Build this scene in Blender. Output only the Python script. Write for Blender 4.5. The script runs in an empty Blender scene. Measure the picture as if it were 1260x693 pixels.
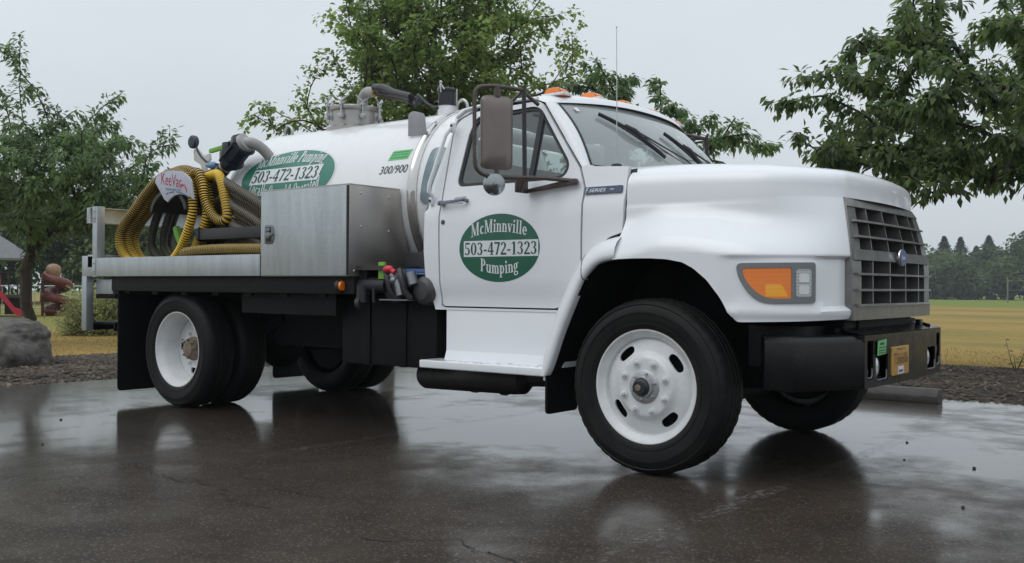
import bpy, bmesh, math, random
import numpy as np
from mathutils import Vector, Matrix, noise
from mathutils.geometry import delaunay_2d_cdt

random.seed(7)
rng = np.random.default_rng(7)
S = bpy.context.scene
COL = S.collection
PI = math.pi

# ------------------------------------------------------------------ camera
cam_d = bpy.data.cameras.new("camera")
cam_d.sensor_width = 36.0
cam_d.lens = 34.64
cam_d.clip_start = 0.05
cam_d.clip_end = 3000
cam = bpy.data.objects.new("camera", cam_d)
COL.objects.link(cam)
yaw, pit, rol = -0.6619, 0.0046, 0.006
fw = Vector((math.sin(yaw) * math.cos(pit), math.cos(yaw) * math.cos(pit), math.sin(pit)))
rt = Vector((math.cos(yaw), -math.sin(yaw), 0))
up = rt.cross(fw)
rt2 = math.cos(rol) * rt + math.sin(rol) * up
up2 = -math.sin(rol) * rt + math.cos(rol) * up
M = Matrix((rt2, up2, -fw)).transposed().to_4x4()
M.translation = Vector((2.7041, -4.6439, 1.0177))
cam.matrix_world = M
S.camera = cam

# ------------------------------------------------------------------ world: overcast daylight
SUN_EL, SUN_AZ = math.radians(58), math.radians(200)
W = bpy.data.worlds.new("World")
S.world = W
W.use_nodes = True
nt = W.node_tree
nt.nodes.clear()


def N(nt, t, **kw):
    n = nt.nodes.new(t)
    for k, v in kw.items():
        setattr(n, k, v)
    return n


out = N(nt, "ShaderNodeOutputWorld")
sky = N(nt, "ShaderNodeTexSky", sky_type='NISHITA')
sky.sun_disc = False
sky.sun_elevation = SUN_EL
sky.sun_rotation = SUN_AZ
sky.air_density = 1.0
sky.dust_density = 4.0
bg1 = N(nt, "ShaderNodeBackground")
bg1.inputs[1].default_value = 0.05
nt.links.new(sky.outputs[0], bg1.inputs[0])
# the closed cloud deck: brighter towards the zenith as overcast skies are, with faint mottling
tc = N(nt, "ShaderNodeTexCoord")
sep = N(nt, "ShaderNodeSeparateXYZ")
nt.links.new(tc.outputs['Generated'], sep.inputs[0])
el = N(nt, "ShaderNodeMapRange")
el.inputs['From Min'].default_value = 0.0
el.inputs['From Max'].default_value = 1.0
el.inputs['To Min'].default_value = 0.75
el.inputs['To Max'].default_value = 1.22
nt.links.new(sep.outputs['Z'], el.inputs['Value'])
nz = N(nt, "ShaderNodeTexNoise")
nz.inputs['Scale'].default_value = 2.2
nz.inputs['Detail'].default_value = 4
mpn = N(nt, "ShaderNodeMapping")
mpn.inputs['Scale'].default_value = (1, 1, 2.5)
nt.links.new(tc.outputs['Generated'], mpn.inputs[0])
nt.links.new(mpn.outputs[0], nz.inputs['Vector'])
nm = N(nt, "ShaderNodeMapRange")
nm.inputs['From Min'].default_value = 0.25
nm.inputs['From Max'].default_value = 0.75
nm.inputs['To Min'].default_value = 0.93
nm.inputs['To Max'].default_value = 1.06
nt.links.new(nz.outputs['Fac'], nm.inputs['Value'])
mul = N(nt, "ShaderNodeMath", operation='MULTIPLY')
nt.links.new(el.outputs[0], mul.inputs[0])
nt.links.new(nm.outputs[0], mul.inputs[1])
bg2 = N(nt, "ShaderNodeBackground")
bg2.inputs[0].default_value = (0.860, 0.940, 1.0, 1)
nt.links.new(mul.outputs[0], bg2.inputs[1])
mx = N(nt, "ShaderNodeMixShader")
mx.inputs[0].default_value = 0.93
nt.links.new(bg1.outputs[0], mx.inputs[1])
nt.links.new(bg2.outputs[0], mx.inputs[2])
nt.links.new(mx.outputs[0], out.inputs[0])

sun_d = bpy.data.lights.new("sun", 'SUN')
sun_d.energy = 0.8
sun_d.angle = math.radians(50)
sun_d.color = (1.0, 0.97, 0.93)
sun = bpy.data.objects.new("sun", sun_d)
COL.objects.link(sun)
sd = Vector((math.sin(SUN_AZ) * math.cos(SUN_EL), math.cos(SUN_AZ) * math.cos(SUN_EL), math.sin(SUN_EL)))
sun.rotation_euler = sd.to_track_quat('Z', 'Y').to_euler()
sun.location = (0, -10, 20)

S.view_settings.view_transform = 'Standard'
S.view_settings.look = 'None'
S.view_settings.exposure = 0.0
S.view_settings.gamma = 1.0

# ------------------------------------------------------------------ materials
def new_mat(name):
    m = bpy.data.materials.new(name)
    m.use_nodes = True
    nt = m.node_tree
    return m, nt, nt.nodes['Principled BSDF']


def mat(name, col, rough=0.5, metal=0.0, var=0.0, vscale=8.0, bump=0.0, bscale=60.0, coat=0.0, spec=0.5,
        rvar=0.0, col2=None, stretch=None, coords='Object'):
    m, nt, b = new_mat(name)
    L = nt.links.new
    b.inputs['Base Color'].default_value = (*col, 1)
    b.inputs['Roughness'].default_value = rough
    b.inputs['Metallic'].default_value = metal
    b.inputs['Specular IOR Level'].default_value = spec
    if coat:
        b.inputs['Coat Weight'].default_value = coat
        b.inputs['Coat Roughness'].default_value = 0.06
    tcn = N(nt, 'ShaderNodeTexCoord')
    src = tcn.outputs[coords]
    if stretch:
        mp = N(nt, 'ShaderNodeMapping')
        mp.inputs['Scale'].default_value = stretch
        L(src, mp.inputs[0])
        src = mp.outputs[0]
    if var or col2 or rvar:
        n = N(nt, 'ShaderNodeTexNoise')
        n.inputs['Scale'].default_value = vscale
        n.inputs['Detail'].default_value = 6
        n.inputs['Roughness'].default_value = 0.6
        L(src, n.inputs['Vector'])
        mr = N(nt, 'ShaderNodeMapRange')
        mr.inputs['From Min'].default_value = 0.3
        mr.inputs['From Max'].default_value = 0.7
        L(n.outputs['Fac'], mr.inputs['Value'])
        if var or col2:
            mxn = N(nt, 'ShaderNodeMix', data_type='RGBA')
            c2 = col2 or tuple(c * (1 - var) for c in col)
            mxn.inputs[6].default_value = (*col, 1)
            mxn.inputs[7].default_value = (*c2, 1)
            L(mr.outputs[0], mxn.inputs[0])
            L(mxn.outputs[2], b.inputs['Base Color'])
        if rvar:
            m2 = N(nt, 'ShaderNodeMapRange')
            m2.inputs['From Min'].default_value = 0.3
            m2.inputs['From Max'].default_value = 0.7
            m2.inputs['To Min'].default_value = max(0.02, rough - rvar)
            m2.inputs['To Max'].default_value = min(1, rough + rvar)
            L(n.outputs['Fac'], m2.inputs['Value'])
            L(m2.outputs[0], b.inputs['Roughness'])
    if bump:
        n2 = N(nt, 'ShaderNodeTexNoise')
        n2.inputs['Scale'].default_value = bscale
        n2.inputs['Detail'].default_value = 5
        L(src, n2.inputs['Vector'])
        bp = N(nt, 'ShaderNodeBump')
        bp.inputs['Strength'].default_value = bump
        bp.inputs['Distance'].default_value = 0.01
        L(n2.outputs['Fac'], bp.inputs['Height'])
        L(bp.outputs[0], b.inputs['Normal'])
    return m


def paint_mat(name, col, drip=0.25):
    """rain-wet vehicle paint: clear coat, faint grime low down in streaks, fine droplets"""
    m, nt, b = new_mat(name)
    L = nt.links.new
    tcn = N(nt, 'ShaderNodeTexCoord')
    mp = N(nt, 'ShaderNodeMapping')
    mp.inputs['Scale'].default_value = (14, 14, 1.3)
    L(tcn.outputs['Object'], mp.inputs[0])
    n = N(nt, 'ShaderNodeTexNoise')
    n.inputs['Scale'].default_value = 1.0
    n.inputs['Detail'].default_value = 5
    L(mp.outputs[0], n.inputs['Vector'])
    mr = N(nt, 'ShaderNodeMapRange')
    mr.inputs['From Min'].default_value = 0.5
    mr.inputs['From Max'].default_value = 0.8
    mr.inputs['To Max'].default_value = drip
    L(n.outputs['Fac'], mr.inputs['Value'])
    mxn = N(nt, 'ShaderNodeMix', data_type='RGBA')
    mxn.inputs[6].default_value = (*col, 1)
    mxn.inputs[7].default_value = (col[0] * .72, col[1] * .70, col[2] * .66, 1)
    L(mr.outputs[0], mxn.inputs[0])
    L(mxn.outputs[2], b.inputs['Base Color'])
    b.inputs['Roughness'].default_value = 0.42
    b.inputs['Coat Weight'].default_value = 0.7
    b.inputs['Coat Roughness'].default_value = 0.07
    v = N(nt, 'ShaderNodeTexVoronoi')
    v.inputs['Scale'].default_value = 95
    L(tcn.outputs['Object'], v.inputs['Vector'])
    vr = N(nt, 'ShaderNodeMapRange')
    vr.inputs['From Min'].default_value = 0.0
    vr.inputs['From Max'].default_value = 0.32
    vr.inputs['To Min'].default_value = 1.0
    vr.inputs['To Max'].default_value = 0.0
    L(v.outputs['Distance'], vr.inputs['Value'])
    n3 = N(nt, 'ShaderNodeTexNoise')
    n3.inputs['Scale'].default_value = 3.0
    n3.inputs['Detail'].default_value = 3
    L(tcn.outputs['Object'], n3.inputs['Vector'])
    ad = N(nt, 'ShaderNodeMath', operation='MULTIPLY_ADD')
    ad.inputs[1].default_value = 0.10
    L(vr.outputs[0], ad.inputs[0])
    L(n3.outputs['Fac'], ad.inputs[2])
    bp = N(nt, 'ShaderNodeBump')
    bp.inputs['Strength'].default_value = 0.12
    bp.inputs['Distance'].default_value = 0.02
    L(ad.outputs[0], bp.inputs['Height'])
    L(bp.outputs[0], b.inputs['Normal'])
    L(bp.outputs[0], b.inputs['Coat Normal'])
    return m


def glass_mat(name, tint, film=0.1, rough=0.02):
    """thin pane: fresnel reflection over a tinted see-through body with a pale rain film that also paints in reflected sky"""
    m, nt, b = new_mat(name)
    L = nt.links.new
    nt.nodes.remove(b)
    o = nt.nodes['Material Output']
    tr = N(nt, 'ShaderNodeBsdfTransparent')
    tr.inputs[0].default_value = (*tint, 1)
    df = N(nt, 'ShaderNodeBsdfDiffuse')
    df.inputs[0].default_value = (0.62, 0.68, 0.68, 1)  # pale diffuse colour stands in for sky reflection besides the rain
    m1 = N(nt, 'ShaderNodeMixShader')
    m1.inputs[0].default_value = film
    L(tr.outputs[0], m1.inputs[1])
    L(df.outputs[0], m1.inputs[2])
    gl = N(nt, 'ShaderNodeBsdfGlossy')
    gl.inputs['Roughness'].default_value = rough
    gl.inputs[0].default_value = (1, 1, 1, 1)
    fr = N(nt, 'ShaderNodeFresnel')
    fr.inputs['IOR'].default_value = 1.6
    m2 = N(nt, 'ShaderNodeMixShader')
    L(fr.outputs[0], m2.inputs[0])
    L(m1.outputs[0], m2.inputs[1])
    L(gl.outputs[0], m2.inputs[2])
    L(m2.outputs[0], o.inputs[0])
    return m


def leaf_mat(name, c1, c2, trans=0.35, rough=0.45, c3=None):
    m, nt, b = new_mat(name)
    L = nt.links.new
    o = nt.nodes['Material Output']
    g = N(nt, 'ShaderNodeNewGeometry')
    rp = N(nt, 'ShaderNodeValToRGB')
    rp.color_ramp.elements[0].color = (*c1, 1)
    rp.color_ramp.elements[1].color = (*c2, 1)
    if c3:
        e = rp.color_ramp.elements.new(0.9)
        e.color = (*c2, 1)
        rp.color_ramp.elements[2].color = (*c3, 1)
    L(g.outputs['Random Per Island'], rp.inputs[0])
    tcn = N(nt, 'ShaderNodeTexCoord')
    n = N(nt, 'ShaderNodeTexNoise')
    n.inputs['Scale'].default_value = 1.3
    n.inputs['Detail'].default_value = 2
    L(tcn.outputs['Object'], n.inputs['Vector'])
    mr = N(nt, 'ShaderNodeMapRange')
    mr.inputs['From Min'].default_value = 0.3
    mr.inputs['From Max'].default_value = 0.7
    mr.inputs['To Min'].default_value = 0.62
    mr.inputs['To Max'].default_value = 1.35
    L(n.outputs['Fac'], mr.inputs['Value'])
    hs = N(nt, 'ShaderNodeHueSaturation')
    L(mr.outputs[0], hs.inputs['Value'])
    L(rp.outputs[0], hs.inputs['Color'])
    L(hs.outputs[0], b.inputs['Base Color'])
    b.inputs['Roughness'].default_value = rough
    tl = N(nt, 'ShaderNodeBsdfTranslucent')
    h2 = N(nt, 'ShaderNodeHueSaturation')
    h2.inputs['Hue'].default_value = .49
    h2.inputs['Value'].default_value = 1.35
    L(hs.outputs[0], h2.inputs['Color'])
    L(h2.outputs[0], tl.inputs[0])
    ms = N(nt, 'ShaderNodeMixShader')
    ms.inputs[0].default_value = trans
    L(b.outputs[0], ms.inputs[1])
    L(tl.outputs[0], ms.inputs[2])
    L(ms.outputs[0], o.inputs[0])
    return m


MT = {}
MT['white'] = paint_mat('white_paint', (0.78, 0.795, 0.83), 0.07)
MT['tankwhite'] = paint_mat('tank_white_paint', (0.78, 0.785, 0.80), 0.22)
MT['wheelwhite'] = mat('wheel_enamel', (0.72, 0.73, 0.74), 0.4, var=0.14, vscale=14, coat=0.3, bump=0.05)
MT['rust'] = mat('rust', (0.13, 0.085, 0.055), 0.8, vscale=30, bump=0.4, col2=(0.27, 0.22, 0.17))
MT['rustlip'] = mat('rust_spotted_enamel', (0.66, 0.65, 0.62), 0.5, vscale=22, col2=(0.38, 0.24, 0.12))
MT['rubber'] = mat('wet_rubber', (0.008, 0.0085, 0.0095), 0.52, vscale=6, bump=0.15, bscale=120, rvar=0.18, spec=0.17, col2=(.017, .016, .015))
MT['flap'] = mat('mudflap_rubber', (0.007, 0.007, 0.0075), 0.6, bump=0.1, spec=0.15)
MT['black'] = mat('black_chassis', (0.008, 0.008, 0.009), 0.6, var=0.3, bump=0.15, bscale=40, spec=0.18)
MT['bumper'] = mat('black_bumper_paint', (0.0065, 0.0065, 0.0072), 0.36, var=0.3, vscale=10, bump=0.06, rvar=0.12, spec=.22, coat=.12)
MT['plastic'] = mat('black_plastic', (0.02, 0.02, 0.024), 0.42, bump=0.03)
MT['seal'] = mat('rubber_seal', (0.02, 0.022, 0.025), 0.55)
MT['gap'] = mat('panel_gap_dark', (0.035, 0.037, 0.045), 0.8)
MT['wetblack'] = mat('wet_black_steel', (.012, .012, .013), .22, var=.3, vscale=20, bump=.1, rvar=.12, spec=.6)
MT['grille'] = mat('grille_grey', (0.20, 0.195, 0.19), 0.38, 0.25, var=0.35, vscale=12, bump=0.06, coat=0.2)
MT['chrome'] = mat('chrome', (0.75, 0.76, 0.78), 0.12, 1.0, rvar=0.05)
MT['zinc'] = mat('zinc_fittings', (0.55, 0.56, 0.57), 0.38, 0.8, var=0.25, vscale=20)
MT['alu'] = mat('smooth_aluminium', (0.50, 0.47, 0.44), 0.34, 0.85, var=0.14, vscale=3, rvar=0.06, bump=0.02, bscale=8)
MT['inox'] = mat('stainless_brown_grey', (0.46, 0.44, 0.42), 0.33, 0.75, var=0.2, vscale=5)  # stainless steel in a faint brown-grey tone
MT['ring'] = mat('polished_ring', (0.66, 0.64, 0.62), 0.16, 0.9, var=0.1)
MT['bronze'] = mat('brown_mirror_back', (0.20, 0.165, 0.150), 0.34, 0.25, var=0.15, coat=0.2)
MT['mirrorarm'] = mat('brown_mirror_arm', (0.10, 0.075, 0.068), 0.4, 0.2, var=0.3, vscale=20)
MT['greyplastic'] = mat('grey_lamp_bezel', (0.19, 0.195, 0.205), 0.45, var=0.1)
MT['latch'] = mat('dull_latch_steel', (.22, .23, .25), .3, .8)
MT['spot'] = mat('spot_mirror_steel', (.30, .32, .33), .16, 1.0)
MT['green'] = mat('green_vinyl', (0.006, 0.105, 0.062), 0.38, var=0.12, vscale=6, coat=0.25)
MT['tankgreen'] = mat('weathered_green_vinyl', (0.03, 0.20, 0.135), 0.4, var=0.15, vscale=6, coat=0.2)
MT['vinylwhite'] = mat('white_vinyl', (0.70, 0.72, 0.74), 0.4)
MT['ink'] = mat('dark_ink', (0.03, 0.032, 0.04), 0.5)
MT['inkgreen'] = mat('dark_green_ink', (0.008, 0.07, 0.045), 0.45)
MT['limelabel'] = mat('lime_sticker', (0.16, 0.55, 0.20), 0.5, var=0.2, vscale=30)
MT['limepaint'] = mat('lime_plastic', (0.18, 0.42, 0.05), 0.45)
MT['signwhite'] = mat('sign_face', (0.46, 0.48, 0.56), 0.45, var=0.08)
MT['signred'] = mat('red_ink', (0.42, 0.03, 0.05), 0.5)
MT['signblue'] = mat('blue_ink', (0.08, 0.09, 0.22), 0.5)
MT['blue'] = mat('blue_enamel', (0.008, 0.04, 0.20), 0.4, coat=0.15)
MT['bluepipe'] = mat('blue_pump_paint', (0.012, 0.07, 0.24), 0.4, var=0.3)
MT['redplastic'] = mat('red_plastic', (0.62, 0.03, 0.05), 0.35)
MT['badge'] = mat('badge_blue_grey', (0.07, 0.09, 0.14), 0.35)
MT['plate'] = mat('yellow_plate', (0.55, 0.30, 0.07), 0.45, var=0.3, vscale=25)
MT['seat'] = mat('seat_vinyl', (0.05, 0.055, 0.06), 0.7)
MT['interior'] = mat('cab_interior', (0.085, 0.09, 0.095), 0.8)
MT['dash'] = mat('dashboard', (0.035, 0.037, 0.04), 0.7)
MT['glass'] = glass_mat('side_glass', (0.70, 0.78, 0.76), 0.16)
MT['windshield'] = glass_mat('windshield_glass', (0.55, 0.66, 0.65), 0.42)
MT['hoseyellow'] = mat('hose_yellow_rib', (0.80, 0.50, 0.03), 0.5, var=0.2, vscale=6)
MT['hoseblack'] = mat('hose_black', (0.018, 0.018, 0.02), 0.5)
MT['hosedark'] = mat('hose_dark_rib', (0.085, 0.08, 0.045), 0.55, var=0.3)
MT['hosetan'] = mat('hose_tan_rib', (0.30, 0.25, 0.15), 0.6, var=0.3)
MT['pvc'] = mat('grey_pipe', (0.38, 0.365, 0.36), 0.45, var=0.2)
MT['hosered'] = mat('red_black_hose', (0.045, 0.012, 0.014), 0.45, var=0.4)
MT['brass'] = mat('brass_clamp', (0.62, 0.42, 0.10), 0.35, 0.8)
MT['bark'] = mat('bark', (0.055, 0.045, 0.038), 0.85, var=0.5, vscale=12, bump=0.8, bscale=25)
MT['concrete'] = mat('wet_concrete', (0.060, 0.055, 0.05), 0.5, var=0.45, vscale=9, bump=0.5, bscale=50)


def galv():
    m, nt, b = new_mat('galvanised_steel')
    L = nt.links.new
    tcn = N(nt, 'ShaderNodeTexCoord')
    v = N(nt, 'ShaderNodeTexVoronoi')
    v.inputs['Scale'].default_value = 75
    L(tcn.outputs['Object'], v.inputs['Vector'])
    bw = N(nt, 'ShaderNodeSeparateColor')
    L(v.outputs['Color'], bw.inputs[0])
    n = N(nt, 'ShaderNodeTexNoise')
    n.inputs['Scale'].default_value = 5
    n.inputs['Detail'].default_value = 5
    mp = N(nt, 'ShaderNodeMapping')
    mp.inputs['Scale'].default_value = (3, 3, 0.5)
    L(tcn.outputs['Object'], mp.inputs[0])
    L(mp.outputs[0], n.inputs['Vector'])
    ad = N(nt, 'ShaderNodeMath', operation='MULTIPLY_ADD')
    ad.inputs[1].default_value = 0.16
    L(bw.outputs[0], ad.inputs[0])
    L(n.outputs['Fac'], ad.inputs[2])
    rp = N(nt, 'ShaderNodeValToRGB')
    rp.color_ramp.elements[0].position = 0.35
    rp.color_ramp.elements[1].position = 0.95
    rp.color_ramp.elements[0].color = (0.40, 0.43, 0.45, 1)
    rp.color_ramp.elements[1].color = (0.54, 0.58, 0.60, 1)
    L(ad.outputs[0], rp.inputs[0])
    L(rp.outputs[0], b.inputs['Base Color'])
    b.inputs['Metallic'].default_value = 0.65
    mr = N(nt, 'ShaderNodeMapRange')
    mr.inputs['To Min'].default_value = 0.36
    mr.inputs['To Max'].default_value = 0.46
    L(bw.outputs[1], mr.inputs['Value'])
    L(mr.outputs[0], b.inputs['Roughness'])
    return m


MT['galv'] = galv()


def lamp_mat(name, col, ribs=150.0, trans=0.5):
    m, nt, b = new_mat(name)
    L = nt.links.new
    b.inputs['Base Color'].default_value = (*col, 1)
    b.inputs['Roughness'].default_value = 0.2
    b.inputs['Subsurface Weight'].default_value = 0.0
    b.inputs['Coat Weight'].default_value = 0.8
    b.inputs['Coat Roughness'].default_value = 0.05
    tcn = N(nt, 'ShaderNodeTexCoord')
    wv = N(nt, 'ShaderNodeTexWave', bands_direction='Z')
    wv.inputs['Scale'].default_value = ribs / 6.28
    L(tcn.outputs['Object'], wv.inputs['Vector'])
    bp = N(nt, 'ShaderNodeBump')
    bp.inputs['Strength'].default_value = 0.25
    bp.inputs['Distance'].default_value = 0.004
    L(wv.outputs['Fac'], bp.inputs['Height'])
    L(bp.outputs[0], b.inputs['Normal'])
    return m


MT['amber'] = lamp_mat('amber_lens', (0.90, 0.21, 0.008), 300)
MT['amberhot'] = lamp_mat('amber_lens_reflector', (1.0, 0.42, 0.012), 300)
MT['clear'] = lamp_mat('clear_lens', (0.42, 0.45, 0.44), 120)
MT['reflector'] = mat('lamp_reflector', (0.75, 0.76, 0.76), 0.2, 0.6)

# ------------------------------------------------------------------ mesh helpers
def sm_noise(p):
    return noise.noise(Vector(p))


def mesh_obj(name, verts, faces, mats, parent=None, mi=None, smooth=True, angle=35.0):
    me = bpy.data.meshes.new(name)
    me.from_pydata([tuple(v) for v in verts], [], [tuple(f) for f in faces])
    if not isinstance(mats, (list, tuple)):
        mats = [mats]
    for m in mats:
        me.materials.append(MT[m] if isinstance(m, str) else m)
    if mi is not None:
        me.polygons.foreach_set('material_index', np.asarray(mi, dtype=np.int32))
    me.update()
    if smooth:
        me.polygons.foreach_set('use_smooth', np.ones(len(me.polygons), dtype=bool))
        if angle:
            me.set_sharp_from_angle(angle=math.radians(angle))
    o = bpy.data.objects.new(name, me)
    COL.objects.link(o)
    if parent is not None:
        o.parent = parent
        o.matrix_parent_inverse = parent.matrix_world.inverted()
    return o


class B:
    """collects shapes into one mesh (one part)"""

    def __init__(self):
        self.v, self.f, self.m = [], [], []

    def add(self, v, f, m=0):
        o = len(self.v)
        self.v += [tuple(p) for p in v]
        self.f += [tuple(i + o for i in q) for q in f]
        self.m += [m] * len(f)
        return self

    def box(self, x0, y0, z0, x1, y1, z1, bev=0.0, m=0, rot=None, seg=2):
        bm = bmesh.new()
        bmesh.ops.create_cube(bm, size=1)
        sx, sy, sz = abs(x1 - x0), abs(y1 - y0), abs(z1 - z0)
        for v in bm.verts:
            v.co = Vector((v.co.x * sx, v.co.y * sy, v.co.z * sz))
        if bev:
            bev = min(bev, .45 * min(sx, sy, sz))
            bmesh.ops.bevel(bm, geom=bm.edges[:], offset=bev, segments=seg, profile=.6, affect='EDGES')
        c = Vector(((x0 + x1) / 2, (y0 + y1) / 2, (z0 + z1) / 2))
        R = rot.to_matrix() if rot is not None else Matrix.Identity(3)
        bm.verts.index_update()
        v = [R @ w.co + c for w in bm.verts]
        f = [[w.index for w in q.verts] for q in bm.faces]
        bm.free()
        return self.add(v, f, m)

    def tube(self, pts, r, n=10, m=0, cap=True):
        P = [Vector(p) for p in pts]
        rs = [float(q) for q in r] if isinstance(r, (list, tuple, np.ndarray)) else [float(r)] * len(P)
        t = [(P[min(i + 1, len(P) - 1)] - P[max(i - 1, 0)]).normalized() for i in range(len(P))]
        ref = Vector((0, 0, 1)) if abs(t[0].z) < .9 else Vector((1, 0, 0))
        nrm = (ref - t[0] * ref.dot(t[0])).normalized()
        V, F = [], []
        for i, p in enumerate(P):
            nrm = (nrm - t[i] * nrm.dot(t[i]))
            nrm = nrm.normalized() if nrm.length > 1e-6 else t[i].orthogonal().normalized()
            bi = t[i].cross(nrm)
            for k in range(n):
                a = 2 * PI * k / n
                V.append(p + rs[i] * (math.cos(a) * nrm + math.sin(a) * bi))
        for i in range(len(P) - 1):
            for k in range(n):
                k2 = (k + 1) % n
                F.append((i * n + k, i * n + k2, (i + 1) * n + k2, (i + 1) * n + k))
        if cap:
            F.append(tuple(range(n))[::-1])
            F.append(tuple((len(P) - 1) * n + k for k in range(n)))
        return self.add(V, F, m)

    def lathe(self, prof, axis='y', c=(0, 0, 0), n=48, m=0, sign=1, mlist=None):
        """prof: (radius, along) pairs; axis 'x','y','z'"""
        V, F, mm = [], [], []
        for (r, a) in prof:
            for k in range(n):
                th = 2 * PI * k / n
                u, w = r * math.cos(th), r * math.sin(th)
                if axis == 'y':
                    V.append((c[0] + u, c[1] + a * sign, c[2] + w))
                elif axis == 'x':
                    V.append((c[0] + a * sign, c[1] + u, c[2] + w))
                else:
                    V.append((c[0] + u, c[1] + w, c[2] + a * sign))
        for i in range(len(prof) - 1):
            for k in range(n):
                k2 = (k + 1) % n
                F.append((i * n + k, i * n + k2, (i + 1) * n + k2, (i + 1) * n + k))
                mm.append(mlist[i] if mlist else m)
        o = len(self.v)
        self.v += V
        self.f += [tuple(i + o for i in q) for q in F]
        self.m += mm
        return self

    def prism(self, poly, axis, a0, a1, m=0, bev=0.0):
        """poly: 2-D outline in the plane normal to axis (x: (y,z), y: (x,z), z: (x,y))"""
        def P(p, a):
            return {'x': (a, p[0], p[1]), 'y': (p[0], a, p[1]), 'z': (p[0], p[1], a)}[axis]
        n = len(poly)
        bm = bmesh.new()
        va = [bm.verts.new(P(p, a0)) for p in poly]
        vb = [bm.verts.new(P(p, a1)) for p in poly]
        bm.faces.new(va)
        bm.faces.new(vb[::-1])
        for i in range(n):
            j = (i + 1) % n
            bm.faces.new((va[j], va[i], vb[i], vb[j]))
        bmesh.ops.recalc_face_normals(bm, faces=bm.faces[:])
        if bev:
            bmesh.ops.bevel(bm, geom=bm.edges[:], offset=bev, segments=2, profile=.6, affect='EDGES')
        bm.verts.index_update()
        v = [w.co.copy() for w in bm.verts]
        f = [[w.index for w in q.verts] for q in bm.faces]
        bm.free()
        return self.add(v, f, m)

    def ball(self, c, r, n=12, m=0, sc=(1, 1, 1)):
        prof = [(max(1e-4, r * math.sin(PI * i / n)), -r * math.cos(PI * i / n)) for i in range(n + 1)]
        o = len(self.v)
        self.lathe(prof, 'z', (0, 0, 0), n * 2, m)
        for i in range(o, len(self.v)):
            p = self.v[i]
            self.v[i] = (p[0] * sc[0] + c[0], p[1] * sc[1] + c[1], p[2] * sc[2] + c[2])
        return self

    def mirror(self, yc=1.16):
        self.v = [(x, 2 * yc - y, z) for x, y, z in self.v]
        self.f = [f[::-1] for f in self.f]
        return self

    def obj(self, name, mats, parent=None, smooth=True, angle=35.0):
        return mesh_obj(name, self.v, self.f, mats, parent, self.m if isinstance(mats, (list, tuple)) else None,
                        smooth, angle)


def grid(fn, nu, nv, closed_u=False):
    V = [fn(i / (nu if closed_u else nu - 1), j / (nv - 1)) for j in range(nv) for i in range(nu)]
    F = []
    for j in range(nv - 1):
        for i in range(nu if closed_u else nu - 1):
            i2 = (i + 1) % nu
            F.append((j * nu + i, j * nu + i2, (j + 1) * nu + i2, (j + 1) * nu + i))
    return V, F


def dens(poly, h, closed=True):
    o = []
    n = len(poly)
    for i in range(n if closed else n - 1):
        a, b = poly[i], poly[(i + 1) % n]
        d = math.hypot(b[0] - a[0], b[1] - a[1])
        k = max(1, int(math.ceil(d / h)))
        for j in range(k):
            o.append((a[0] + (b[0] - a[0]) * j / k, a[1] + (b[1] - a[1]) * j / k))
    if not closed:
        o.append(tuple(poly[-1]))
    return o


def inpoly(p, poly):
    c = False
    n = len(poly)
    x, y = p
    for i in range(n):
        x1, y1 = poly[i]
        x2, y2 = poly[i - 1]
        if (y1 > y) != (y2 > y) and x < (x2 - x1) * (y - y1) / (y2 - y1) + x1:
            c = not c
    return c


def catmull(P, n=8, closed=False):
    P = [Vector(p) for p in P]
    if closed:
        Q = [P[-1]] + P + [P[0], P[1]]
    else:
        Q = [2 * P[0] - P[1]] + P + [2 * P[-1] - P[-2]]
    o = []
    for i in range(1, len(Q) - 2):
        a, b, c, d = Q[i - 1:i + 3]
        for k in range(n):
            t = k / n
            o.append(.5 * ((2 * b) + (c - a) * t + (2 * a - 5 * b + 4 * c - d) * t * t + (3 * b - a - 3 * c + d) * t ** 3))
    if not closed:
        o.append(P[-1])
    return o


def rpoly(poly, r, n=5):
    """2-D polygon with rounded corners; r a number or list"""
    o = []
    N_ = len(poly)
    for i in range(N_):
        p0, p, p1 = Vector(poly[i - 1]), Vector(poly[i]), Vector(poly[(i + 1) % N_])
        ri = r[i] if isinstance(r, (list, tuple)) else r
        if ri <= 0:
            o.append(tuple(p))
            continue
        a = p + (p0 - p).normalized() * min(ri, (p0 - p).length * .48)
        b = p + (p1 - p).normalized() * min(ri, (p1 - p).length * .48)
        for k in range(n + 1):
            t = k / n
            q = (1 - t) ** 2 * a + 2 * t * (1 - t) * p + t * t * b
            o.append((q.x, q.y))
    return o


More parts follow.
